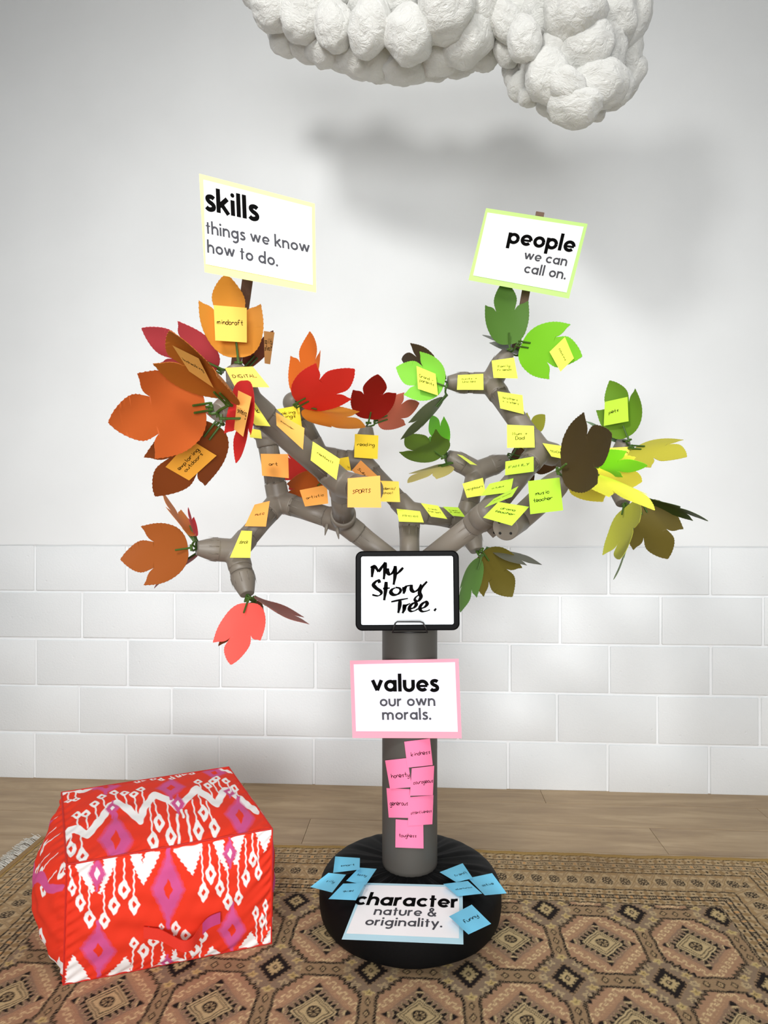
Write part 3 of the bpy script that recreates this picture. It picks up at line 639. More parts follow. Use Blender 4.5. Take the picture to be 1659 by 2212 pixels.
# name, anchor, twig Z of base, B, T, lobe tip, colour, depth sign of the tip (+ away), mesh variant, label
LV = [
("L1", 'Pt', 1.35, (512, 772), (489, 594), (430, 658), (206, 136, 48), 1, 0, 'light orange'),
("L3", 'Pt', 1.42, (470, 795), (308, 712), (391, 698), (186, 66, 72), 1, 1, 'faded red'),
("L9", 'Pt', 1.47, (530, 790), (590, 716), (583, 757), (120, 60, 48), 1, 1, 'dull maroon'),
("L4", 'Pl', 1.24, (490, 863), (368, 719), (352, 767), (168, 96, 30), -1, 2, 'ochre brown'),
("L5", 'Pl', 1.27, (443, 880), (239, 912), (303, 807), (190, 90, 36), -1, 0, 'large burnt orange'),
("L6", 'Pl', 1.31, (465, 918), (338, 1071), (448, 1044), (134, 66, 24), 1, 1, 'chestnut brown'),
("L7", 'Pl', 1.22, (528, 822), (509, 997), (545, 932), (192, 40, 38), -1, 0, 'crimson'),
("L8", 'Pl', 1.36, (470, 910), (400, 835), (440, 870), (190, 110, 92), 1, 1, 'dusty pink'),
("L10", 'Cl', 1.62, (406, 1185), (262, 1208), (313, 1137), (150, 78, 26), 1, 0, 'chocolate brown'),
("L11", 'Cl', 1.64, (417, 1158), (353, 1068), (361, 1099), (200, 120, 56), 1, 1, 'pale orange'),
("L12", 'Cl', 1.67, (425, 1158), (406, 1097), (419, 1119), (205, 48, 56), 1, 1, 'bright red'),
("L13", 'Cl', 1.70, (428, 1197), (334, 1268), (388, 1229), (158, 84, 78), 1, 1, 'mauve'),
("L14", 'Cd', 1.60, (536, 1303), (499, 1433), (464, 1384), (250, 92, 82), -1, 0, 'coral red'),
("L15", 'Cd', 1.63, (560, 1291), (665, 1349), (652, 1331), (150, 86, 76), -1, 1, 'mauve'),
("L16", 'Cd', 1.66, (545, 1300), (500, 1425), (474, 1390), (116, 60, 26), 1, 1, 'dark brown'),
("L17", 'Ms', 1.82, (648, 854), (668, 718), (629, 775), (210, 102, 28), 1, 0, 'orange'),
("L18", 'Ms', 1.78, (645, 871), (764, 800), (678, 789), (218, 48, 38), -1, 1, 'scarlet'),
("L19", 'Ms', 1.80, (664, 883), (787, 921), (771, 890), (198, 124, 36), -1, 0, 'golden brown'),
("L20", 'R', 1.90, (797, 905), (816, 811), (762, 845), (142, 16, 8), -1, 0, 'deep red'),
("L21", 'R', 1.95, (815, 907), (905, 872), (870, 850), (205, 108, 86), 1, 1, 'salmon'),
("L24", 'Mb', 2.02, (690, 1030), (585, 1000), (620, 962), (196, 44, 34), 1, 1, 'red'),
("L25", 'Mb', 1.98, (700, 1035), (606, 1108), (622, 1042), (188, 90, 30), -1, 0, 'brown orange'),
("L26", 'Jl', 1.86, (957, 810), (868, 778), (890, 743), (66, 50, 22), 1, 1, 'very dark olive'),
("L27", 'Jl', 1.80, (958, 833), (857, 794), (912, 762), (128, 200, 64), 1, 0, 'light green'),
("L28", 'Jl', 1.86, (956, 858), (868, 949), (915, 920), (102, 110, 84), 1, 1, 'grey green'),
("L29", 'Ju', 1.80, (1099, 744), (1091, 608), (1048, 665), (78, 114, 44), 1, 0, 'forest green'),
("L30", 'Ju', 1.80, (1127, 744), (1254, 769), (1226, 700), (116, 186, 34), -1, 1, 'vivid green'),
("L31", 'Ju', 1.86, (1132, 765), (1044, 723), (1092, 736), (128, 130, 124), 1, 1, 'grey'),
("L33", 'Yl', 1.90, (953, 987), (878, 938), (944, 932), (74, 98, 22), 1, 0, 'moss green'),
("L34", 'Yl', 1.97, (962, 975), (930, 899), (960, 903), (102, 186, 44), 1, 1, 'fresh green'),
("L35", 'Yl', 1.94, (968, 1005), (882, 1041), (887, 1022), (174, 162, 94), -1, 1, 'khaki'),
("L36", 'Yr', 2.06, (1120, 960), (1177, 897), (1137, 894), (156, 156, 52), 1, 1, 'olive yellow'),
("L37", 'Yr', 2.08, (1103, 985), (1201, 1009), (1150, 1040), (74, 48, 20), 1, 1, 'dark brown'),
("L39", 'Qu', 1.76, (1357, 943), (1317, 824), (1291, 891), (102, 142, 36), 1, 0, 'green'),
("L40", 'Qu', 1.74, (1370, 969), (1481, 985), (1471, 949), (190, 182, 60), -1, 1, 'mustard'),
("L49", 'Qu', 1.84, (1336, 954), (1268, 910), (1300, 922), (120, 150, 112), 1, 1, 'pale grey green'),
("L41", 'D1', 1.34, (1214, 1013), (1318, 939), (1260, 895), (72, 58, 28), -1, 0, 'large dark brown'),
("L42", 'D1', 1.42, (1262, 998), (1396, 1007), (1340, 1030), (132, 222, 44), 1, 1, 'bright lime'),
("L43", 'D1', 1.40, (1262, 1020), (1412, 1098), (1310, 1070), (255, 250, 80), -1, 1, 'bright yellow'),
("L43b", 'D1', 1.43, (1239, 1030), (1385, 1042), (1297, 1083), (246, 236, 76), 1, 1, 'bright yellow'),
("L44", 'Qd', 1.72, (1350, 1097), (1339, 1205), (1306, 1196), (182, 184, 66), -1, 0, 'pale lime'),
("L45", 'Qd', 1.76, (1381, 1086), (1442, 1206), (1366, 1183), (98, 86, 30), 1, 1, 'dark olive brown'),
("L46", 'Qd', 1.74, (1403, 1084), (1528, 1123), (1492, 1122), (66, 88, 38), -1, 1, 'dark green'),
("L47", 'Qd', 1.80, (1372, 1110), (1328, 1250), (1350, 1199), (130, 150, 108), 1, 1, 'grey green'),
("L50", 'Nd', 1.84, (1036, 1207), (996, 1321), (992, 1269), (92, 132, 62), -1, 0, 'sage green'),
("L51", 'Nd', 1.88, (1043, 1193), (1106, 1288), (1124, 1222), (98, 88, 28), 1, 0, 'olive brown'),
("L52", 'Nd', 1.92, (1060, 1189), (1169, 1218), (1122, 1195), (96, 96, 82), 1, 1, 'dark grey green'),
]
LEAF = {}
def solve_leaf(B, T, L, Z, sg):
    u = (T[0]-B[0], T[1]-B[1]); v = ((L[0]-B[0]-.62*u[0])/.385, (L[1]-B[1]-.62*u[1])/.385)
    A = u[0]**2+u[1]**2; Bb = v[0]**2+v[1]**2; Cc = u[0]*v[0]+u[1]*v[1]
    k2 = ((A+Bb)+math.sqrt((A-Bb)**2+4*Cc*Cc))/2*1.0001
    az = sg*math.sqrt(max(k2-A, 1e-6)); bz = -Cc/az if abs(az) > 2 else math.copysign(math.sqrt(max(k2-Bb, 0)), -Cc*sg)
    zt = Z*(1+az/F); zl = Z*(1+(.62*az+.385*bz)/F); x = np.array([zt, zl]); P = at(*B, Z)
    def res(x):
        U = at(*T, x[0])-P; V = (at(*L, x[1])-P-U*.62)/.385; return np.array([U.dot(V), U.dot(U)-V.dot(V)])*100, U, V
    for _ in range(25):
        r, U, V = res(x); J = np.zeros((2, 2))
        for i in range(2):
            y = x.copy(); y[i] += 1e-5; J[:, i] = (res(y)[0]-r)/1e-5
        try: dx = np.linalg.solve(J, -r)
        except Exception: break
        dx = np.clip(dx, -.02, .02); x = x+dx
        if abs(dx).max() < 1e-7: break
    r, U, V = res(x)
    if abs(x[0]-zt) > .15 or abs(x[1]-zl) > .15 or abs(r).max() > .02:
        x = np.array([zt, zl]); r, U, V = res(x); V = (V-U*(V.dot(U)/U.dot(U))).normalized()*U.length
    return P, U, V
LINE = []
for nm, anc, Z, B, T, L, col, sg, var, lab in LV:
    P, U, V = solve_leaf(B, T, L, Z, sg); s = U.length; y = U.normalized(); x = V.normalized(); n = x.cross(y).normalized()
    if n.y > 0: x = -x; n = x.cross(y).normalized()
    M = Matrix((x*s, y*s, n*s)).transposed().to_4x4(); M.translation = P
    o = bpy.data.objects.new('leaf', LMS[var]); C.objects.link(o); o.parent = tree; o.matrix_parent_inverse = Matrix.Translation(tree.location).inverted()
    o.matrix_basis = M; o.material_slots[0].link = 'OBJECT'; o.material_slots[0].material = cmat(col, .6, .25)
    o['label'] = lab+' card leaf'
    LEAF[nm] = (P, n, s); LINE.append((nm, round(s, 3), round(P.y, 2), round((P+U).y, 2)))
    # twig and clip
    if nm == 'L7': P = at(493, 905, 1.215); x, y, n = Vector((0, 0, 1)), Vector((1, 0, 0)), Vector((0, -1, 0))
    bm = bmesh.new(); A = PT[anc]; mid = A.lerp(P, .5)+Vector((random.uniform(-.006, .006), random.uniform(-.006, .006), -.006))
    D = (P-A)
    if D.length > .12: A = P-D.normalized()*.07
    Q = P-y*.012+n*.004
    tube(bm, [Vector(p) for p in catmull([tuple(A), tuple(mid), tuple(Q), tuple(P+n*.003)], 4)], .0028, 8)
    sphere(bm, Q, .0048, 1)
    box(bm, Q, (.017, .0045, .005), Matrix((x, y, n)).transposed())
    for sx in ((-.007, .007) if var in (1, 2) or nm in ('L5', 'L6') else (0,)):
        a = P+x*sx+n*.004; zc = LMS[var]; tube(bm, [a-y*.012, a+y*.032+n*.003], .0024, 8)
    link('leaf_clip', from_bm('leaf_clip', bm), tree, GRN, False)
print('LEAVES', LINE)

# ================================================================ LETTERING
def arc(cx, cy, r, a0, a1, n=14, ry=None): return [(cx+r*math.cos(math.radians(a0+(a1-a0)*i/n)), cy+(ry or r)*math.sin(math.radians(a0+(a1-a0)*i/n))) for i in range(n+1)]
R_ = 1.86; SW = 1.12
RING = arc(2.5, 2.5, R_, 0, 360, 28)
GEO = {
 'o': (5.0, [RING]), 'a': (5.2, [RING, [(4.36, 0), (4.36, 5)]]), 'd': (5.2, [RING, [(4.36, 0), (4.36, 7.7)]]), 'b': (5.2, [RING, [(.64, 0), (.64, 7.7)]]),
 'p': (5.1, [RING, [(.64, -2.3), (.64, 5)]]), 'q': (5.1, [RING, [(4.36, -2.3), (4.36, 5)]]), 'g': (5.2, [RING, [(4.36, 5), (4.36, -.3)]+arc(2.6, -.3, 1.76, 0, -140, 12)]),
 'c': (4.5, [arc(2.5, 2.5, R_, 42, 318, 22)]), 'e': (5.0, [arc(2.5, 2.5, R_, -42, -360, 26), [(.7, 2.35), (4.5, 2.35)]]),
 'n': (4.7, [[(.5, 0), (.5, 5)], arc(2.25, 2.75, 1.72, 180, 0, 12)+[(3.97, 0)]]), 'h': (4.7, [[(.5, 0), (.5, 7.7)], arc(2.25, 2.75, 1.72, 180, 0, 12)+[(3.97, 0)]]),
 'm': (7.5, [[(.5, 0), (.5, 5)], arc(2.05, 3.0, 1.5, 180, 0, 10)+[(3.55, 0)], arc(5.1, 3.0, 1.5, 180, 0, 10)+[(6.6, 0)]]),
 'u': (4.7, [[(.5, 5), (.5, 2.2)]+arc(2.25, 2.2, 1.72, 180, 360, 12)+[(3.97, 5)]]), 'r': (3.0, [[(.5, 0), (.5, 5)], arc(2.35, 2.65, 1.85, 180, 80, 8)]),
 'l': (1.5, [[(.6, 0), (.6, 7.7)]]), 'i': (1.5, [[(.6, 0), (.6, 5)], 'dot:.6,6.6']), 't': (3.1, [[(1.4, 0), (1.4, 6.7)], [(.1, 4.5), (2.9, 4.5)]]),
 'k': (4.4, [[(.5, 0), (.5, 7.7)], [(.8, 2.2), (3.7, 5.0)], [(1.6, 2.9), (4.0, 0)]]), 's': (3.6, [catmull([(3.1, 4.1), (2.5, 4.5), (1.7, 4.55), (.95, 4.2), (.85, 3.5), (1.5, 2.85), (2.4, 2.4), (3.0, 1.75), (2.8, .9), (1.9, .48), (1.0, .55), (.35, 1.05)], 4)]),
 'v': (4.6, [[(.45, 5), (2.25, .5)], [(2.25, .5), (4.05, 5)]]), 'w': (7.0, [[(.45, 5), (2.0, .5)], [(2.0, .5), (3.45, 4.9)], [(3.45, 4.9), (4.9, .5)], [(4.9, .5), (6.45, 5)]]),
 'y': (4.6, [[(.45, 5), (2.4, .4)], [(4.15, 5), (1.3, -2.3)]]), '&': (5.6, [catmull([(5.0, .2), (2.0, 4.4), (1.5, 5.9), (2.4, 6.9), (3.4, 5.9), (2.6, 4.4), (1.0, 2.9), (.7, 1.5), (2.0, .45), (3.6, .9), (4.9, 3.4)], 5)]),
 '.': (1.7, ['dot:.7,.6']), ' ': (2.0, [])}
HND = {'a': '45261504133345 4643', 'b': '0903 05264543331304', 'c': '462605041343', 'd': '462605041333 4943', 'e': '04453616051443 4', 'f': '49291803 0636', 'g': '46160504334546 4641200001', 'h': '0903 05263643',
 'i': '0603 0807', 'j': '26211000 2827', 'k': '0903 4604 1543', 'l': '0903', 'm': '0603 05162523 25364543', 'n': '0603 05264543', 'o': '26050413344536261', 'p': '0600 05264544330304', 'r': '0603 053646',
 's': '46260514 443313', 't': '19142343 0737', 'u': '06041334 4643', 'v': '062346', 'w': '0613263346', 'y': '06143445 4641200', 'x': '0643 4603', 'z': '06460343',
 'A': '032943 1535', 'B': '0903 0949360 36430 3', 'C': '48290804133344', 'D': '0903 0939484413 03', 'E': '0903 0949 0636 0343', 'F': '0903 0949 0636', 'G': '48290804134345 25', 'I': '0903', 'L': '090343',
 'M': '030925490 4943', 'N': '03094349', 'O': '290804133344483929', 'P': '0903 0939484636 0636', 'R': '0903 0939484606 2643', 'S': '48290716 354413', 'T': '0949 2923', 'U': '0904133344 49', 'Y': '0926 4903', 'H': '0903 4943 0646', '+': '2723 0545', '/': '0049', '-': '0535', ' ': ''}
def hand_strokes(s):
    out = []
    for part in s.split():
        if len(part) % 2: part = part[:-1]
        P = [(int(part[i])*1.0, int(part[i+1])*1.0) for i in range(0, len(part), 2)]
        if len(P) >= 2: out.append(P)
    return out
HAND = {
 'a': ['45 36 16 05 04 13 33 45', '46 43'], 'b': ['09 03', '05 26 45 44 33 13 04'], 'c': ['45 36 16 05 04 13 33 44'], 'd': ['45 36 16 05 04 13 33 44', '49 43'], 'e': ['04 45 46 36 17 06 04 13 33 44'],
 'f': ['48 39 29 18 13', '06 36'], 'g': ['45 36 16 05 04 13 33 45', '46 42 30 10 01'], 'h': ['09 03', '04 16 36 45 43'], 'i': ['26 23', '28 27'], 'j': ['36 31 20 00', '38 37'], 'k': ['09 03', '46 04 43'], 'l': ['29 23'],
 'm': ['06 03', '05 16 25 23', '25 36 56 53'], 'n': ['06 03', '04 16 36 45 43'], 'o': ['16 05 04 13 33 44 45 36 16'], 'p': ['06 00', '05 26 45 44 33 13 04'], 'q': ['45 36 16 05 04 13 33 45', '46 40'], 'r': ['06 03', '04 16 36 46'],
 's': ['46 26 15 25 34 33 13'], 't': ['29 24 33 43', '06 46'], 'u': ['06 04 13 33 45', '46 43'], 'v': ['06 23 46'], 'w': ['06 13 26 33 46'], 'x': ['06 43', '46 03'], 'y': ['06 04 13 33 45', '46 42 30 10 01'], 'z': ['06 46 03 43'],
 'A': ['03 29 43', '15 35'], 'B': ['09 03', '09 39 48 36 06', '36 45 33 03'], 'C': ['48 29 08 04 13 33 44'], 'D': ['09 03', '09 29 47 45 23 03'], 'E': ['49 09 03 43', '06 36'], 'F': ['49 09 03', '06 36'], 'G': ['48 29 08 04 13 43 45 25'],
 'H': ['09 03', '49 43', '06 46'], 'I': ['29 23'], 'L': ['09 03 43'], 'M': ['03 09 25 49 43'], 'N': ['03 09 43 49'], 'O': ['29 08 04 13 33 44 48 29'], 'P': ['03 09 39 48 36 06'], 'R': ['03 09 39 48 36 06', '26 43'], 'S': ['48 29 18 17 35 34 23 03'],
 'T': ['09 49', '29 23'], 'U': ['09 04 13 33 44 49'], 'Y': ['09 26', '49 13'], '+': ['27 23', '05 45'], '/': ['02 49'], '-': ['05 35'], ' ': []}
def text_strokes(txt, font, rnd=None):
    x = 0; out = []; dots = []
    for ch in txt:
        if font == 'geo':
            adv, ss = GEO[ch]
            for s in ss:
                if isinstance(s, str): a, b = s[4:].split(','); dots.append((x+float(a), float(b)))
                else: out.append([(px+x, py) for px, py in s])
            x += adv+.55
        else:
            j = rnd.uniform(-.25, .25)
            for s in HAND.get(ch, []):
                P = [(int(t[0])*.95, int(t[1])-3+j) for t in s.split()]
                if all(len(p) for p in P): out.append([(px+x+py*.10, py) for px, py in (catmull(P, 4) if ch.islower() or ch in 'SCODGPRBU' else P)])
            x += 5.0 if ch not in 'iIl' else 3.6
            if ch in 'mM': x += 1.0
    return out, dots, x
def ribbon(bm, P2, w, f3, flat=None):
    """P2: 2-D polyline, w half width, f3 maps 2-D to 3-D"""
    n = len(P2); L = []; Rr = []
    for i, p in enumerate(P2):
        a = P2[max(i-1, 0)]; b = P2[min(i+1, n-1)]; dx, dy = b[0]-a[0], b[1]-a[1]; l = math.hypot(dx, dy) or 1
        ww = w*flat(dx/l, dy/l, i/(n-1)) if flat else w
        L.append(bm.verts.new(f3(p[0]-dy/l*ww, p[1]+dx/l*ww))); Rr.append(bm.verts.new(f3(p[0]+dy/l*ww, p[1]-dx/l*ww)))
    for i in range(n-1): bm.faces.new((L[i], Rr[i], Rr[i+1], L[i+1]))
def put_text(bm, surf, txt, uv0, uv1, asp, font, w, rnd=None, ys=1):
    """baseline from uv0 to uv1 on surf; asp = metric height/width of the sheet"""
    st, dots, W_ = text_strokes(txt, font, rnd); x0 = 0; W_ -= .5 if font == 'geo' else 1.0
    du = (uv1[0]-uv0[0])/W_; dv = (uv1[1]-uv0[1])/W_
    def f3(x, y):
        return surf(uv0[0]+du*x+dv*asp*y*ys, uv0[1]+dv*x-du/asp*y*ys)
    for s in st:
        if len(s) >= 2: ribbon(bm, s, w*(.66 if font == 'geo' and len(s) == 2 and abs(s[0][1]-s[1][1]) < .01 else 1), f3)
    for cx, cy in dots:
        ring = [bm.verts.new(f3(cx+.72*math.cos(a*PI/8), cy+.72*math.sin(a*PI/8))) for a in range(16)]; bm.faces.new(ring)
INK = mat('black_ink', (10, 9, 9), .9, .04); INKG = mat('grey_ink', (78, 78, 83), .9, .04)

def quad_depth(P, Z, sg):
    a = ((P[1][0]-P[0][0]+P[2][0]-P[3][0])/2, (P[1][1]-P[0][1]+P[2][1]-P[3][1])/2); b = ((P[3][0]-P[0][0]+P[2][0]-P[1][0])/2, (P[3][1]-P[0][1]+P[2][1]-P[1][1])/2)
    return a, b
def sheet_surface(P, depth, asp=1, curl=0):
    """returns surf(u,v,off): u,v in 0..1 (v down)"""
    def surf(u, v, off=0.0):
        px = P[0][0]*(1-u)*(1-v)+P[1][0]*u*(1-v)+P[2][0]*u*v+P[3][0]*(1-u)*v
        py = P[0][1]*(1-u)*(1-v)+P[1][1]*u*(1-v)+P[2][1]*u*v+P[3][1]*(1-u)*v
        return at(px, py, depth(px, py, u, v)-off)
    return surf
def pipe_fronts(px, py, val):
    out = []; D = Vector(((px-CX)/F, 1, -(py-CY)/F)); o = Vector((0, 0, CAMH))
    for A, B in CAPS:
        if abs((A.y+B.y)/2-val) > .25: continue
        best = None
        for k in range(9):
            c = A.lerp(B, k/8)-o; t = c.dot(D)/D.dot(D)
            if abs(t-val) > .14: continue
            e2 = (D*t-c).length_squared
            if e2 < (R0+.004)**2:
                z = t-math.sqrt((R0+.004)**2-e2)/D.length; best = z if best is None else min(best, z)
        if best is not None: out.append(best)
    return out
CAPS = []
for a_, b_ in PIPES+TIPS+[('S', 'K')]:
    A_, B_ = PT[a_], PT[b_]; n_ = max(1, int((B_-A_).length/.08))
    for k_ in range(n_): CAPS.append((A_.lerp(B_, k_/n_), A_.lerp(B_, (k_+1)/n_)))
CAPS.append((PT['D0'], at(1150, 1096, 1.50))); CAPS.append((at(1150, 1096, 1.50), PT['D1']))
def depth_fn(P, host, rank=0, asp=1.0, curl=.006):
    kind, val = host[0], host[1]
    if kind == 'Z':
        a, b = quad_depth(P, val, 1); A = a[0]**2+a[1]**2; Bq = (b[0]**2+b[1]**2)/asp**2; Cc = (a[0]*b[0]+a[1]*b[1])/asp
        k2 = ((A+Bq)+math.sqrt((A-Bq)**2+4*Cc*Cc))/2*1.0001; sg = host[2] if len(host) > 2 else -1
        bz = sg*math.sqrt(max(k2-Bq, 0)); az = -Cc/bz if abs(bz) > 3 else math.sqrt(max(k2-A, 0)); bz *= asp
        lim = .036*F/val; m = max(abs(az), abs(bz)); sc = min(1, lim/m) if m > 0 and len(host) < 4 else 1
        az *= sc; bz *= sc
        g = lambda px, py, u, v: val*(1+(az*(u-.5)+bz*(v-.5))/F)-curl*(v*v)
        pen = 0
        if len(host) < 4:
            for i in range(6):
                for j in range(6):
                    u, v = i/5, j/5; px = P[0][0]*(1-u)*(1-v)+P[1][0]*u*(1-v)+P[2][0]*u*v+P[3][0]*(1-u)*v; py = P[0][1]*(1-u)*(1-v)+P[1][1]*u*(1-v)+P[2][1]*u*v+P[3][1]*(1-u)*v
                    d = g(px, py, u, v)
                    for f in pipe_fronts(px, py, val): pen = max(pen, d-f)
        pen = min(pen, .07)
        return lambda px, py, u, v: g(px, py, u, v)-pen-.0015
    if kind == 'P': return lambda px, py, u, v: val-.004*math.sin(PI*u)*math.sin(PI*v)-.002*v
    if kind == 'L':
        Pl, n, s = LEAF[val]
        def f(px, py, u, v):
            d = at(px, py, 1)-Vector((0, 0, CAMH)); o = Vector((0, 0, CAMH)); t = (Pl-o).dot(n)/d.dot(n)
            return t-(host[2] if len(host) > 2 else .012)-.006*v*v
        return f
    if kind == 'T':   # wraps the round trunk
        def f(px, py, u, v):
            X = (px-CX)/F; r = RT+.0014+rank*.0007; a = X*X+1; b = -2*(X*TC.x+TC.y); c = TC.x**2+TC.y**2-r*r; D = b*b-4*a*c
            if D < 0: return TC.y
            return (-b-math.sqrt(D))/(2*a)-.0035*v*v
        return f
    if kind == 'H':
        def f(px, py, u, v):
            h = TOPZ+.0095+rank*.0014+host[2]*(u-.5)*(v-.5)*4*.006+.010*(2*u-1)**4*host[3] if len(host) > 3 else TOPZ+.003+rank*.0014
            return F*(CAMH-h)/(py-CY)
        return f
def sheet_mesh(surf, n=9, th=.0006, m=None):
    m = m or n; vs = []; fs = []; NF = 2*(m-1)*(n-1)
    for s in (0, 1):
        for j in range(m):
            for i in range(n): vs.append(surf(i/(n-1), j/(m-1), -th*s))
    k = n*m; q = lambda s, i, j: s*k+j*n+i
    for j in range(m-1):
        for i in range(n-1):
            fs.append((q(0, i, j), q(0, i, j+1), q(0, i+1, j+1), q(0, i+1, j))); fs.append((q(1, i, j), q(1, i+1, j), q(1, i+1, j+1), q(1, i, j+1)))
    for i in range(n-1): fs.append((q(0, i, 0), q(0, i+1, 0), q(1, i+1, 0), q(1, i, 0))); fs.append((q(0, i+1, m-1), q(0, i, m-1), q(1, i, m-1), q(1, i+1, m-1)))
    for j in range(m-1): fs.append((q(0, 0, j+1), q(0, 0, j), q(1, 0, j), q(1, 0, j+1))); fs.append((q(0, n-1, j), q(0, n-1, j+1), q(1, n-1, j+1), q(1, n-1, j)))
    fs, vs = split_rim(fs, vs, NF)
    me = mesh_py('sheet', vs, fs)
    me.polygons.foreach_set('use_smooth', [i < NF for i in range(len(fs))]); return me
YEL = (255, 244, 96); GLD = (255, 218, 60); AMB = (252, 206, 98); ORG = (255, 172, 84); LIM = (238, 250, 92); LGR = (198, 238, 72); GRN2 = (168, 212, 52); PNK = (250, 128, 168); BLU = (120, 204, 236)
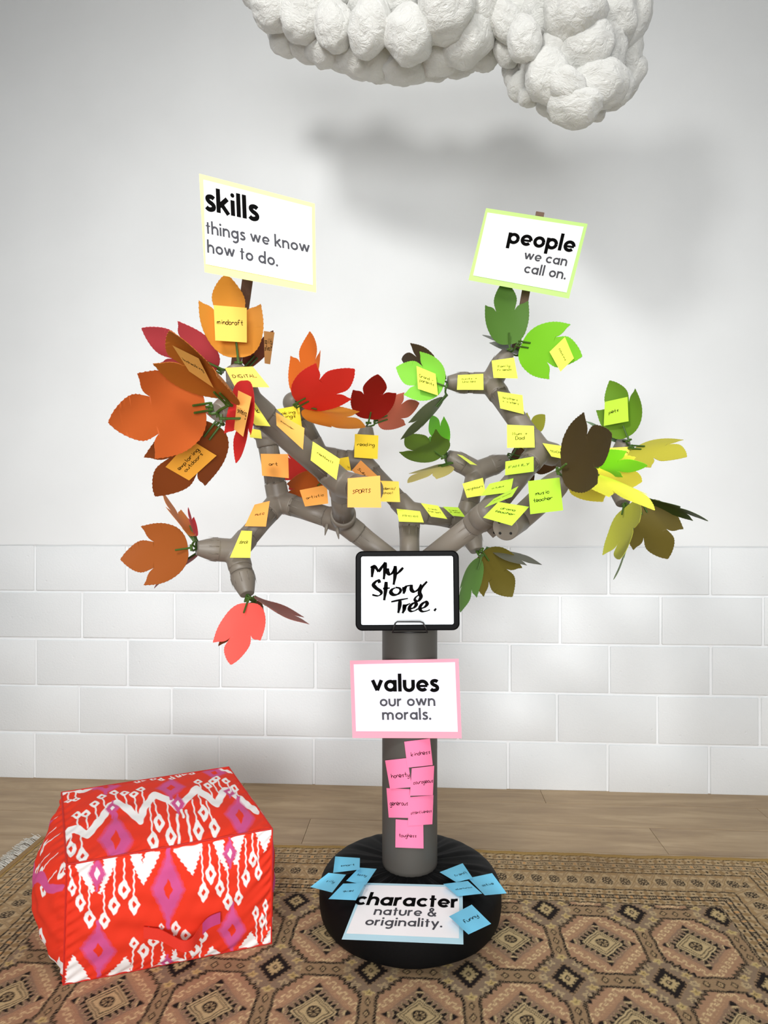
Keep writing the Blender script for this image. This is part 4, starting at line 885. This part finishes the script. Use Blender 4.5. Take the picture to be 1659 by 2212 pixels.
# text, corners TL TR BR BL, host, colour, label, text box (u0,u1), vertical centre, size factor
NOTES = [
("mindcraft", (461.5, 659), (533, 665), (533.3, 740), (465, 735.5), ('L', 'L1'), AMB, 'golden sticky note reading mindcraft on the light orange leaf', .08, .88, .5),
("bushwalking", (372.3, 746), (429, 774), (461.5, 838), (408.4, 802), ('L', 'L4'), (226, 172, 86), 'tan sticky note lying along the folded ochre leaf, slanted writing', .1, .9, .5),
("agility|animals", (570, 715), (593, 718), (583.5, 787), (571.5, 785), ('Z', 1.33, -1, 1), (238, 164, 92), 'narrow orange sticky note seen edge on beside the dull maroon leaf', .06, .94, .45),
("DIGITAL", (485.6, 794.6), (546, 791.5), (582.5, 836.8), (507.3, 835.6), ('Z', 1.29), AMB, 'golden sticky note reading DIGITAL above the crimson leaf', .1, .86, .5),
("swimming", (514.5, 843.3), (543.4, 857.3), (525.4, 943.6), (505.6, 927.2), ('L', 'L7', .014), (244, 180, 92), 'amber sticky note with vertical writing on the crimson leaf', .1, .9, .5),
("    k", (500, 862), (543, 858), (584.4, 921), (551.9, 918.8), ('Z', 1.31), YEL, 'bright yellow sticky note behind the crimson leaf, mostly hidden', .1, .9, .5),
("", (538, 925), (563, 929), (565.6, 947.7), (540, 945), ('Z', 1.62), YEL, 'small piece of yellow sticky note showing below the crimson leaf', .1, .9, .5),
("exploring|outdoors", (357.5, 1008.7), (411.2, 949.5), (467.9, 984.2), (408.5, 1038), ('L', 'L6'), (246, 172, 60), 'orange sticky note reading exploring outdoors on the chestnut leaf', .12, .88, .55),
("art", (563, 980.2), (622.5, 981), (623.9, 1033), (566.3, 1027.6), ('Z', 1.745), ORG, 'orange sticky note reading art on the upright left branch', .28, .6, .48),
("music", (550, 1090), (582.6, 1082), (574.5, 1137.5), (528.4, 1136.7), ('Z', 1.70), ORG, 'orange sticky note reading music on the drooping left branch', .3, .8, .5),
("dance", (521.6, 1146.2), (544.6, 1147), (540.6, 1205), (496.6, 1204.5), ('Z', 1.635), YEL, 'yellow sticky note reading dance on the drooping left branch', .2, .75, .45),
("artistic", (647.3, 1058.8), (705.9, 1047.2), (709, 1087.7), (658.9, 1094.2), ('Z', 1.71), ORG, 'orange sticky note reading artistic on the left branch', .15, .85, .55),
("making|things", (595, 884.4), (646.3, 875.5), (652.3, 923), (597, 918), ('Z', 1.80), GLD, 'golden sticky note reading making things behind the soccer note', .1, .8, .42),
("soccer", (595.7, 890.5), (657.7, 924.7), (654.5, 971.3), (597.4, 919), ('Z', 1.345), (250, 186, 92), 'amber sticky note reading soccer on the forward branch', .15, .65, .42),
("netball", (675.7, 953.6), (734, 991.3), (726.9, 1036.8), (670.9, 994.2), ('Z', 1.37), YEL, 'yellow sticky note reading netball on the forward branch', .2, .78, .42),
("reading", (766.6, 937.5), (817.5, 940.6), (815.6, 991.7), (765, 988), ('Z', 1.92), GLD, 'golden sticky note reading reading below the deep red leaf', .12, .85, .45),
("    ls", (728, 991), (752.9, 986.4), (758.4, 1017), (738, 1014), ('Z', 1.88), GLD, 'small golden sticky note tucked behind the netball note', .1, .9, .8),
("Subj", (779.4, 994.2), (816, 1028.4), (798, 1050), (760, 1016), ('Z', 1.86), (240, 160, 84), 'orange sticky note turned on its corner behind the SPORTS note', .15, .7, .62),
("SPORTS", (751, 1033.2), (821, 1027.4), (823.5, 1096.6), (750.5, 1096), ('Z', 1.375), ORG, 'large orange sticky note reading SPORTS on the bolted branch end', .15, .7, .5),
("academic/|school", (808, 1038), (861.4, 1040), (864.3, 1084.6), (811, 1083), ('Z', 1.80), (255, 214, 92), 'amber sticky note reading academic school behind the SPORTS note', .12, .85, .5),
("FRIENDS", (856.5, 1098.8), (907.4, 1104.3), (915.6, 1128.7), (862, 1126.7), ('Z', 1.80), LIM, 'lime sticky note reading FRIENDS on the short middle branch', .2, .85, .55),
("friends|from sport", (909, 1086.7), (946.4, 1092.3), (966.5, 1121.2), (930.8, 1115.9), ('Z', 1.82), LIM, 'lime sticky note reading friends from sport between two notes about friends', .1, .85, .5),
("friends|at school", (956, 1094.2), (989.8, 1095.9), (1005.5, 1117), (977.8, 1114), ('Z', 1.84), LGR, 'green sticky note reading friends at school left of the clamp collar', .1, .85, .5),
("neighbours", (998.8, 1044.8), (1042.9, 1032), (1050, 1069), (1008.7, 1075.4), ('Z', 1.88), LIM, 'lime sticky note reading neighbours left of the clubs note', .1, .92, .5),
("clubs", (1057.4, 1045), (1109.2, 1032.7), (1103, 1063.3), (1039, 1071.3), ('Z', 1.60), LGR, 'green sticky note reading clubs above the clamp collar', .25, .7, .5),
("dance teacher", (1067, 1077), (1120, 1050), (1106, 1073), (1046, 1097), ('Z', 1.53), LGR, 'thin slanted green sticky note above the drama teacher note', .15, .85, .5),
("drama|teacher", (1076.6, 1084.3), (1143, 1094.7), (1105.6, 1135.7), (1043.6, 1118), ('Z', 1.40), LGR, 'green sticky note reading drama teacher above the bolted end', .15, .8, .42),
("music|teacher", (1140.5, 1039.2), (1208.8, 1031.5), (1216.5, 1102.4), (1145.4, 1110.8), ('Z', 1.385), GRN2, 'large green sticky note reading music teacher', .12, .72, .52),
("FAMILY", (1091.8, 997), (1152.6, 986.2), (1153, 1018.7), (1091.1, 1026.7), ('Z', 1.61), LGR, 'green sticky note reading FAMILY below the Mum and Dad note', .12, .84, .5),
("", (987, 981), (999, 984), (1031, 1005), (1016, 1003), ('Z', 1.90), LIM, 'lime sticky note seen edge on at the back left stub', .1, .9, .5),
("TEACHERS", (1171.9, 957.2), (1226, 965), (1222.5, 992.2), (1191.2, 986.2), ('Z', 1.66), LIM, 'lime sticky note reading TEACHERS left of the large dark leaf', .15, .98, .6),
("Mum +|Dad", (1095, 917.4), (1153.3, 920), (1155.2, 966.7), (1095.5, 967.5), ('Z', 1.68), LIM, 'lime sticky note reading Mum + Dad on the right branch', .2, .75, .5),
("brothers|+ sisters", (1074.6, 845.5), (1128.6, 853.6), (1132, 895), (1080.6, 882), ('Z', 1.78), LIM, 'lime sticky note reading brothers + sisters on the upper right branch', .15, .82, .45),
("Family|Friends", (1062, 779), (1110.4, 772.2), (1118.5, 817.5), (1066.2, 816.2), ('Z', 1.79), LIM, 'lime sticky note reading Family Friends below the forest green leaf', .2, .8, .5),
("Aunts +|Uncles", (989, 810.2), (1043.9, 807.5), (1044.5, 842.2), (987, 842), ('Z', 1.80), LIM, 'lime sticky note reading Aunts + Uncles on the stub beside the light green leaf', .15, .75, .4),
("Grand -|parents", (899.6, 790.4), (940.9, 807.5), (946.3, 854.4), (902.9, 840), ('L', 'L27'), LIM, 'lime sticky note reading Grandparents on the light green leaf', .12, .85, .5),
("cousins", (1220.3, 728), (1239.8, 774), (1210.8, 803), (1187, 760), ('L', 'L30', .014), LIM, 'lime sticky note reading cousins on the vivid green leaf', .2, .8, .5),
("pets", (1306.5, 868), (1355.5, 857.3), (1357.8, 910), (1304.2, 920), ('L', 'L39'), LGR, 'green sticky note reading pets on the far right green leaf', .2, .6, .5),
("previous|teachers", (1311.6, 967.7), (1365.6, 964.6), (1378, 998.5), (1320, 997), ('Z', 1.74), YEL, 'yellow sticky note reading previous teachers behind the lime leaf', .15, .75, .5),
("kindness", (873.2, 1602.2), (928.8, 1595.3), (934.9, 1652.6), (880.2, 1658.4), ('T', 0), PNK, 'pink sticky note reading kindness, topmost on the trunk', .2, .95, .55),
("honesty", (831.8, 1642.8), (880.2, 1637.5), (889.4, 1700.3), (842.5, 1704.1), ('T', 0), PNK, 'pink sticky note reading honesty on the trunk', .15, .97, .6),
("courageous", (889.4, 1659.8), (938, 1654), (935.1, 1717.7), (885.4, 1719), ('T', 0), PNK, 'pink sticky note reading courageous at the right of the trunk', .12, .98, .55),
("generous", (834.7, 1702.4), (885.4, 1704.7), (888.8, 1767), (839.7, 1766), ('T', 0), PNK, 'pink sticky note reading generous at the left of the trunk', .1, .88, .55),
("attentiveness", (884, 1722), (936.3, 1717.7), (934, 1780.5), (880.7, 1784), ('T', 0), PNK, 'pink sticky note reading attentiveness on the trunk', .1, .95, .58),
("toughess", (854.7, 1769.8), (914.3, 1774), (914.9, 1832.9), (854, 1830.5), ('T', 0), PNK, 'pink sticky note reading toughess, lowest on the trunk', .12, .75, .6),
("smart", (723.9, 1850), (777.4, 1853.4), (776.9, 1878.3), (719.6, 1885.5), ('H', 0, 1, 1), BLU, 'blue sticky note reading smart at the back left of the base', .25, .8, .6),
("bossy", (776, 1874), (813.6, 1876.8), (790, 1911.6), (747.6, 1902.9), ('H', 0, -1, 1), BLU, 'blue sticky note reading bossy nearest the trunk on the left', .25, .75, .5),
("silly", (709.4, 1885.5), (747.6, 1889.3), (717.5, 1928), (670.4, 1915.9), ('H', 0, 1, .3), BLU, 'blue sticky note reading silly overhanging the left edge of the base', .35, .75, .5),
("quiet", (741.3, 1908.7), (789.6, 1907), (768.8, 1944.8), (709.4, 1942), ('H', 0, -1, 1), BLU, 'blue sticky note reading quiet touching the character sign', .3, .7, .5),
("friendly", (949.6, 1884), (999.4, 1864.7), (1021.4, 1897), (985.8, 1905.8), ('H', 0, 1, .6), BLU, 'blue sticky note reading friendly right of the trunk foot', .3, .95, .6),
("active", (1011.2, 1897), (1063, 1886), (1094.9, 1929.8), (1047.4, 1934), ('H', 0, -1, .6), BLU, 'blue sticky note reading active at the right edge of the base', .25, .75, .5),
("adventurous", (957.4, 1909.5), (1010.4, 1902.9), (1041.6, 1930.4), (988.7, 1936.2), ('H', 0, 1, .6), BLU, 'blue sticky note reading adventurous at the corner of the character sign', .2, .9, .5),
("funny", (969.9, 1979.6), (1019, 1954), (1061, 1995.5), (1011.8, 2018.6), ('H', 0, 1, .6), BLU, 'blue sticky note reading funny at the right front of the base', .25, .85, .5),
]
for rank, (txt, *c4, host, col, lab, u0, u1, vc) in enumerate(NOTES):
    rnd = random.Random(rank+11); P = c4; rk = (rank % 7) if host[0] in 'TH' else 0
    S = sheet_surface(P, depth_fn(P, host, rk, 1.0, .006))
    me = sheet_mesh(lambda u, v, off=0: S(u, v, off), 9, .0005)
    c = S(.5, .5); root = empty('sticky_note', c, lab, 'sticky note')
    link('note_paper', me, root, mat('note_%d_%d_%d' % col, col, .7, .25, bump=.05, bscale=800, var=.015))
    if txt.strip():
        bm = bmesh.new(); lines = txt.split('|'); nl = len(lines); mx = max(len(l) for l in lines)
        for i, l in enumerate(lines):
            if not l: continue
            wd = (u1-u0)*len(l)/mx; a0 = u0+((u1-u0)-wd)*(.5 if nl > 1 else 0); hgt = wd/(len(l)*5)*6
            vb = vc+(i-(nl-1)/2)*max(.2, hgt*1.25)+hgt*.25
            ww = .34*(1 if len(l) < 7 else 1.3)
            put_text(bm, lambda u, v: S(u, v, .0007), l, (a0, vb+rnd.uniform(-.01, .01)), (a0+wd, vb-.02), 1.0, 'hand', min(.42, max(.30, .0009/((u1-u0)*.076/(mx*5)))), rnd, 1 if len(l) < 8 else 1.25)
        link('handwriting', from_bm('handwriting', bm), root, INK)

# ---- printed signs
def sign(name, card, sheet, Z, lines, cardcol, lab, asp, host=None, curl=.004, shcol=(250, 250, 250), stake=None, sg=-1):
    h = host or ('Z', Z, sg, 1); D = depth_fn(card, h, 0, asp, curl)
    S = sheet_surface(card, D); root = empty(name, S(.5, .5), lab, 'sign')
    link('border_card', sheet_mesh(lambda u, v, off=0: S(u, v, off), 17, .0008), root, cmat(cardcol))
    q = inv_bilin(card, np.array(sheet, float))
    def S2(u, v, off=0):
        a = q[0]*(1-u)*(1-v)+q[1]*u*(1-v)+q[2]*u*v+q[3]*(1-u)*v; return S(a[0], a[1], .0012+off)
    link('paper_sheet', sheet_mesh(S2, 17, .0004), root, mat('sheet_'+name, shcol, .55, .3, bump=.05, bscale=25))
    for i, (t, p0, p1) in enumerate(lines):
        uv = inv_bilin(sheet, np.array([p0, p1], float)); bm = bmesh.new()
        put_text(bm, lambda u, v: S2(u, v, .0006), t, uv[0], uv[1], asp, 'geo', .73 if i == 0 else .60, ys=1)
        link('heading_text' if i == 0 else 'body_text', from_bm('text', bm), root, INK if i == 0 else INKG)
    if stake:
        a, b, w = stake; bm = bmesh.new(); d = (b-a); M3 = Matrix((Vector((1, 0, 0)), Vector((0, 1, 0)), d.normalized())); 
        x = d.cross(Vector((0, 1, 0))).normalized(); Rm = Matrix((x, x.cross(d).normalized()*-1, d.normalized())).transposed()
        vs = box(bm, (a+b)/2, (w, .004, d.length), Rm); bmesh.ops.bevel(bm, geom=bm.edges[:], offset=.0008, segments=1, affect='EDGES')
        link('stake', from_bm('stake', bm), root, mat('stake_wood', (104, 78, 62), .7, bump=.3, bscale=200, var=.15))
    return root
sign('skills_sign', [(430, 375), (680, 440), (683, 632), (442, 588)], [(439.5, 388), (673.5, 447.6), (675.8, 616), (444.5, 570.6)], 1.30,
     [("skills", (444, 453.5), (560, 478.5)), ("things we know", (445, 504), (670, 547)), ("how to do.", (448, 545.5), (602, 576))], (252, 246, 160), 'yellow bordered sign reading skills, on a stake above the orange leaves', .707,
     stake=(at(549, 500, 1.325), at(508, 800, 1.50), .0235), curl=.008, sg=-1)
sign('people_sign', [(1050, 449.5), (1269.5, 483.5), (1229, 645), (1012, 605)], [(1053, 459), (1261, 490), (1224, 632), (1022, 595)], 1.74,
     [("people", (1095, 525), (1240, 545.5)), ("we can", (1130.7, 560), (1224, 575)), ("call on.", (1130.7, 589), (1222.5, 604))], (200, 238, 140), 'lime bordered sign reading people we can call on, on a stake above the green leaves', .707,
     stake=(at(1167, 458, 1.80), at(1114, 752, 1.85), .0235), curl=.006, sg=1)
sign('values_sign', [(756, 1427), (990.6, 1423), (997.4, 1595), (761.4, 1594)], [(764, 1435), (983, 1430.3), (989, 1581), (769, 1579.6)], TC.y-RT-.006,
     [("values", (803, 1494), (948.5, 1493.7)), ("our own", (820.5, 1526), (941.3, 1525)), ("morals.", (826, 1555), (933, 1554.6))], (250, 158, 176), 'pink bordered sign reading values our own morals taped to the trunk', .707, host=('P', TC.y-RT-.008), curl=.003, shcol=(228, 224, 240))
def charD(px, py, u, v):
    h = TOPZ+.006+.010*math.sin(PI*u)*v-.010*v+.006*math.cos(u*7)*v; return F*(CAMH-h)/(py-CY)
_old = depth_fn
def depth_fn(P, host, rank=0, asp=1.0, curl=.006):
    return charD if host[0] == 'C' else _old(P, host, rank, asp, curl)
sign('character_sign', [(786, 1907), (999, 1912.4), (1001, 2040.3), (738, 2029.3)], [(791, 1911.5), (992, 1916.5), (991.5, 2027), (747.6, 2016.6)], 0,
     [("character", (764.4, 1954), (990.7, 1961)), ("nature &", (806.4, 1976), (943.2, 1980)), ("originality.", (787, 1998.4), (956.8, 2003))], (190, 228, 240), 'blue bordered sign reading character nature & originality lying on the black base', .707, host=('C', 0))

# ---- whiteboard on a wire easel
ZB = 1.655
def wb(px, py, off=0): return at(px, py, ZB-off)
root = empty('whiteboard', wb(881, 1276), 'small whiteboard with rounded black frame reading My Story Tree in front of the trunk', 'whiteboard')
def rrect(x0, y0, x1, y1, r, n=8):
    P = []
    for cx, cy, a in ((x1-r, y0+r, -90), (x1-r, y1-r, 0), (x0+r, y1-r, 90), (x0+r, y0+r, 180)):
        for k in range(n+1): t = math.radians(a+90*k/n); P.append((cx+r*math.cos(t), cy+r*math.sin(t)))
    return P
def tilt(p): return (p[0]+(p[1]-1276)*.012*(1 if p[0] > 880 else 0), p[1]-(p[0]-880)*.006)
Oo = [tilt(p) for p in rrect(768, 1190, 992, 1362, 15)]; Ii = [tilt(p) for p in rrect(780, 1201.5, 979.5, 1349.5, 4)]
bm = bmesh.new(); prof = [(0, -.012), (0, .004), (.2, .007), (.8, .007), (1, .003), (1, -.002)]
rings = [[bm.verts.new(wb(o[0]+(i[0]-o[0])*t, o[1]+(i[1]-o[1])*t, z)) for o, i in zip(Oo, Ii)] for t, z in prof]; n = len(Oo)
for a, b in zip(rings, rings[1:]):
    for k in range(n): bm.faces.new((a[k], b[k], b[(k+1) % n], a[(k+1) % n]))
bm.faces.new(rings[0])
link('frame', from_bm('frame', bm), root, mat('frame_black', (8, 8, 9), .4, .06))
bm = bmesh.new(); bm.faces.new([bm.verts.new(wb(x, y, .0005)) for x, y in Ii]); me = from_bm('writing_surface', bm)
link('writing_surface', me, root, mat('whiteboard_gloss', (232, 238, 242), .12, .5))
Z5 = lambda x, y: (740+x/4.8094, 1160+y/4.8094)
ST = [[(292, 322), (318, 303), (345, 318), (374, 362)], [(318, 303), (312, 345), (305, 418)], [(374, 362), (400, 325), (443, 262)], [(443, 262), (440, 330), (428, 440)], [(468, 325), (470, 370), (495, 388), (522, 365), (545, 305)], [(547, 300), (545, 400), (530, 497)], [(630, 318), (595, 355), (556, 392)],
      [(385, 478), (372, 450), (340, 468), (322, 498), (350, 532), (392, 560), (402, 588), (368, 612), (308, 600)], [(453, 465), (446, 560), (432, 658)], [(420, 537), (452, 534), (492, 530)], [(548, 528), (515, 545), (502, 576), (530, 600), (575, 594), (604, 560), (590, 532), (550, 524)],
      [(636, 518), (641, 555), (633, 590)], [(640, 545), (665, 512), (705, 503)], [(715, 495), (716, 548), (748, 568), (790, 540), (816, 490)], [(878, 462), (822, 525), (800, 575), (814, 622), (785, 665), (752, 657), (757, 630), (790, 602)],
      [(505, 674), (590, 655), (680, 638)], [(597, 660), (592, 720), (578, 790)], [(642, 700), (640, 750), (622, 792)], [(634, 742), (660, 712), (702, 690)], [(700, 745), (740, 735), (765, 702), (745, 685), (708, 710), (692, 748), (712, 772), (750, 766), (785, 745)],
      [(805, 745), (850, 730), (878, 697), (860, 675), (822, 700), (802, 742), (826, 773), (870, 770), (908, 755)], [(952, 768), (972, 742)]]
bm = bmesh.new()
for s in ST:
    P = [Z5(*p) for p in catmull(s, 6)]
    ribbon(bm, P, 3.3, lambda x, y: wb(x, y, .0011), lambda dx, dy, t: (.45+.75*abs(dx*.35+dy*.94))*(.7+.45*math.sin(PI*min(1, t*1.1+.1))))
link('handwriting', from_bm('handwriting', bm), root, INK)
ease = empty('wire_easel', wb(885, 1362), 'small black wire easel holding the whiteboard against the trunk', 'easel')
BW = mat('wire_black', (14, 14, 14), .35, .5)
bm = bmesh.new()
hk = [(848, 1366, .020), (850, 1358, .022), (854, 1346, .022), (858, 1343, .022), (908, 1343, .022), (914, 1345, .022), (920, 1357, .022), (923, 1366, .020)]
tube(bm, [wb(x, y, z) for x, y, z in hk], .0021, 8); link('front_hook', from_bm('front_hook', bm), ease, BW, True)
bm = bmesh.new()
for x in (848, 923):
    tube(bm, [wb(x, 1366, .020), wb(x, 1366, -.02), at(x+(5 if x < 880 else -5), 1355, ZB+.035), at(x+(14 if x < 880 else -14), 1230, ZB+.05)], .0021, 8)
tube(bm, [wb(848, 1366, -.018), wb(923, 1366, -.018)], .0021, 8); link('back_frame', from_bm('back_frame', bm), ease, BW, True)

# ================================================================ CLOUDS
CM = bpy.data.materials.new('cotton_wadding'); CM.use_nodes = True; nt = CM.node_tree; b = nt.nodes['Principled BSDF']
b.inputs['Base Color'].default_value = (*lin((232, 232, 227)), 1); b.inputs['Roughness'].default_value = .55; b.inputs['Specular IOR Level'].default_value = .45; b.inputs['Sheen Weight'].default_value = .3
b.inputs['Subsurface Weight'].default_value = .0
tc = nt.nodes.new('ShaderNodeTexCoord'); mp = nt.nodes.new('ShaderNodeMapping'); mp.inputs['Scale'].default_value = (1, 1, 1.6)
n1 = nt.nodes.new('ShaderNodeTexNoise'); n1.inputs['Scale'].default_value = 2.2; n1.inputs['Detail'].default_value = 7; n1.inputs['Roughness'].default_value = .62; n1.inputs['Distortion'].default_value = 1.2
nt.links.new(tc.outputs['Object'], mp.inputs[0]); nt.links.new(mp.outputs[0], n1.inputs['Vector'])
bp = nt.nodes.new('ShaderNodeBump'); bp.inputs['Strength'].default_value = .45; bp.inputs['Distance'].default_value = .2
nt.links.new(n1.outputs[0], bp.inputs['Height']); nt.links.new(bp.outputs[0], b.inputs['Normal'])
def puff_mesh(seed):
    bm = bmesh.new(); bmesh.ops.create_icosphere(bm, subdivisions=4, radius=1)
    for v in bm.verts:
        p = v.co.copy(); f = 1+.16*noise.noise(p*1.3+Vector((seed*7, 0, 0)))+.07*noise.noise(p*3.1+Vector((0, seed*5, 0)))
        r = 1-abs(noise.noise(p*2.2+Vector((seed, seed, 3)))); f += .07*r+.015*noise.noise(p*9); v.co = p*f
    return from_bm('puff', bm)
PM = [puff_mesh(i) for i in range(6)]
for m_ in PM:
    m_.materials.append(CM); m_.polygons.foreach_set('use_smooth', [True]*len(m_.polygons))
def cloud(name_, lab, puffs, Zc, core):
    root = empty('cotton_cloud', at(core[0], core[1], Zc), lab, 'cloud', None); rnd = random.Random(len(puffs))
    for i, (px, py, rx, ry, dz) in enumerate(puffs):
        o = bpy.data.objects.new('puff', PM[i % 6]); C.objects.link(o); o.parent = root; o.matrix_parent_inverse = Matrix.Translation(root.location).inverted()
        Z = Zc+dz; s = Z/F
        o.matrix_basis = Matrix.Translation(at(px, py, Z)) @ Matrix.Rotation(rnd.uniform(-.5, .5), 4, 'Y') @ Matrix.Diagonal((rx*s*1.08, (rx+ry)/2*s, ry*s*1.08, 1)) @ Matrix.Rotation(rnd.uniform(0, 6), 4, 'Z')
    bm = bmesh.new(); a = at(core[0], core[1], Zc+.1)
    for dx in (-.2, .2): tube(bm, [a+Vector((dx*core[2], 0, 0)), Vector((a.x+dx*core[2], a.y, 3.6))], .001, 6)
    link('hanging_wire', from_bm('wire', bm), root, mat('wire_clear', (200, 200, 200), .3))
# px, py, rx, ry, depth offset
ZC = 1.85
left = [(590, 18, 42, 38, -.05), (608, -20, 55, 45, .02), (650, 40, 42, 42, -.06), (620, 82, 38, 30, .04), (700, -10, 60, 40, -.06), (720, 55, 38, 45, -.08), (672, 92, 45, 32, .03), (700, 105, 40, 30, .0), (745, 118, 40, 28, .02),
        (800, 62, 44, 48, -.11), (795, 5, 44, 36, -.06), (770, 125, 48, 32, 0), (812, 120, 50, 38, .0), (830, 140, 42, 28, .04), (885, 75, 50, 50, -.12), (862, -5, 62, 42, -.08), (880, 138, 52, 33, .0), (900, 150, 34, 22, .05), (960, 20, 58, 54, -.15), (948, 105, 55, 42, -.03),
        (1010, 75, 48, 60, -.08), (1030, 10, 50, 58, -.1), (975, 128, 50, 25, .02), (1040, 115, 38, 28, .02), (1068, 60, 40, 50, .0), (760, -40, 70, 45, -.05), (900, -60, 90, 50, -.08), (1020, -60, 80, 50, -.1), (560, -15, 40, 30, .1), (640, -60, 70, 40, 0), (750, 75, 30, 40, .02), (935, 145, 38, 22, .03), (610, 60, 30, 34, .08), (850, 60, 60, 60, .1), (720, 50, 70, 60, .1), (980, 60, 70, 60, .12)]
right = [(1092, 45, 26, 42, -.08), (1132, 85, 32, 42, -.14), (1095, 105, 24, 34, -.02), (1120, 20, 38, 40, -.04), (1180, 30, 55, 50, -.08), (1240, 25, 62, 55, -.16), (1205, 110, 40, 42, -.10), (1262, 95, 55, 60, -.12), (1320, 30, 45, 60, -.08), (1365, 45, 26, 60, -.04), (1180, 165, 42, 48, -.1), (1160, 140, 36, 40, .0), (1300, 110, 45, 50, -.06), (1290, 180, 55, 45, -.10),
         (1225, 190, 42, 30, -.12), (1350, 110, 34, 48, .0), (1355, 160, 32, 40, .02), (1325, 190, 36, 36, -.02), (1130, 185, 30, 28, .02), (1150, 205, 28, 20, -.02), (1190, 225, 30, 20, -.04), (1242, 232, 52, 32, -.10), (1285, 225, 30, 26, -.02), (1205, 238, 28, 16, .02), (1115, 150, 26, 36, .04), (1250, 120, 90, 90, .1), (1200, -50, 80, 50, -.05), (1320, -50, 70, 50, -.03), (1110, -40, 40, 50, -.02), (1290, 250, 16, 10, 0), (1310, 145, 60, 70, .06)]
cloud('cloud', 'wide white cotton cloud hanging over the middle of the tree', left, ZC, (820, 20, 1.5))
cloud('cloud', 'taller white cotton cloud hanging at the right and lower', right, ZC-.03, (1240, 60, 1))
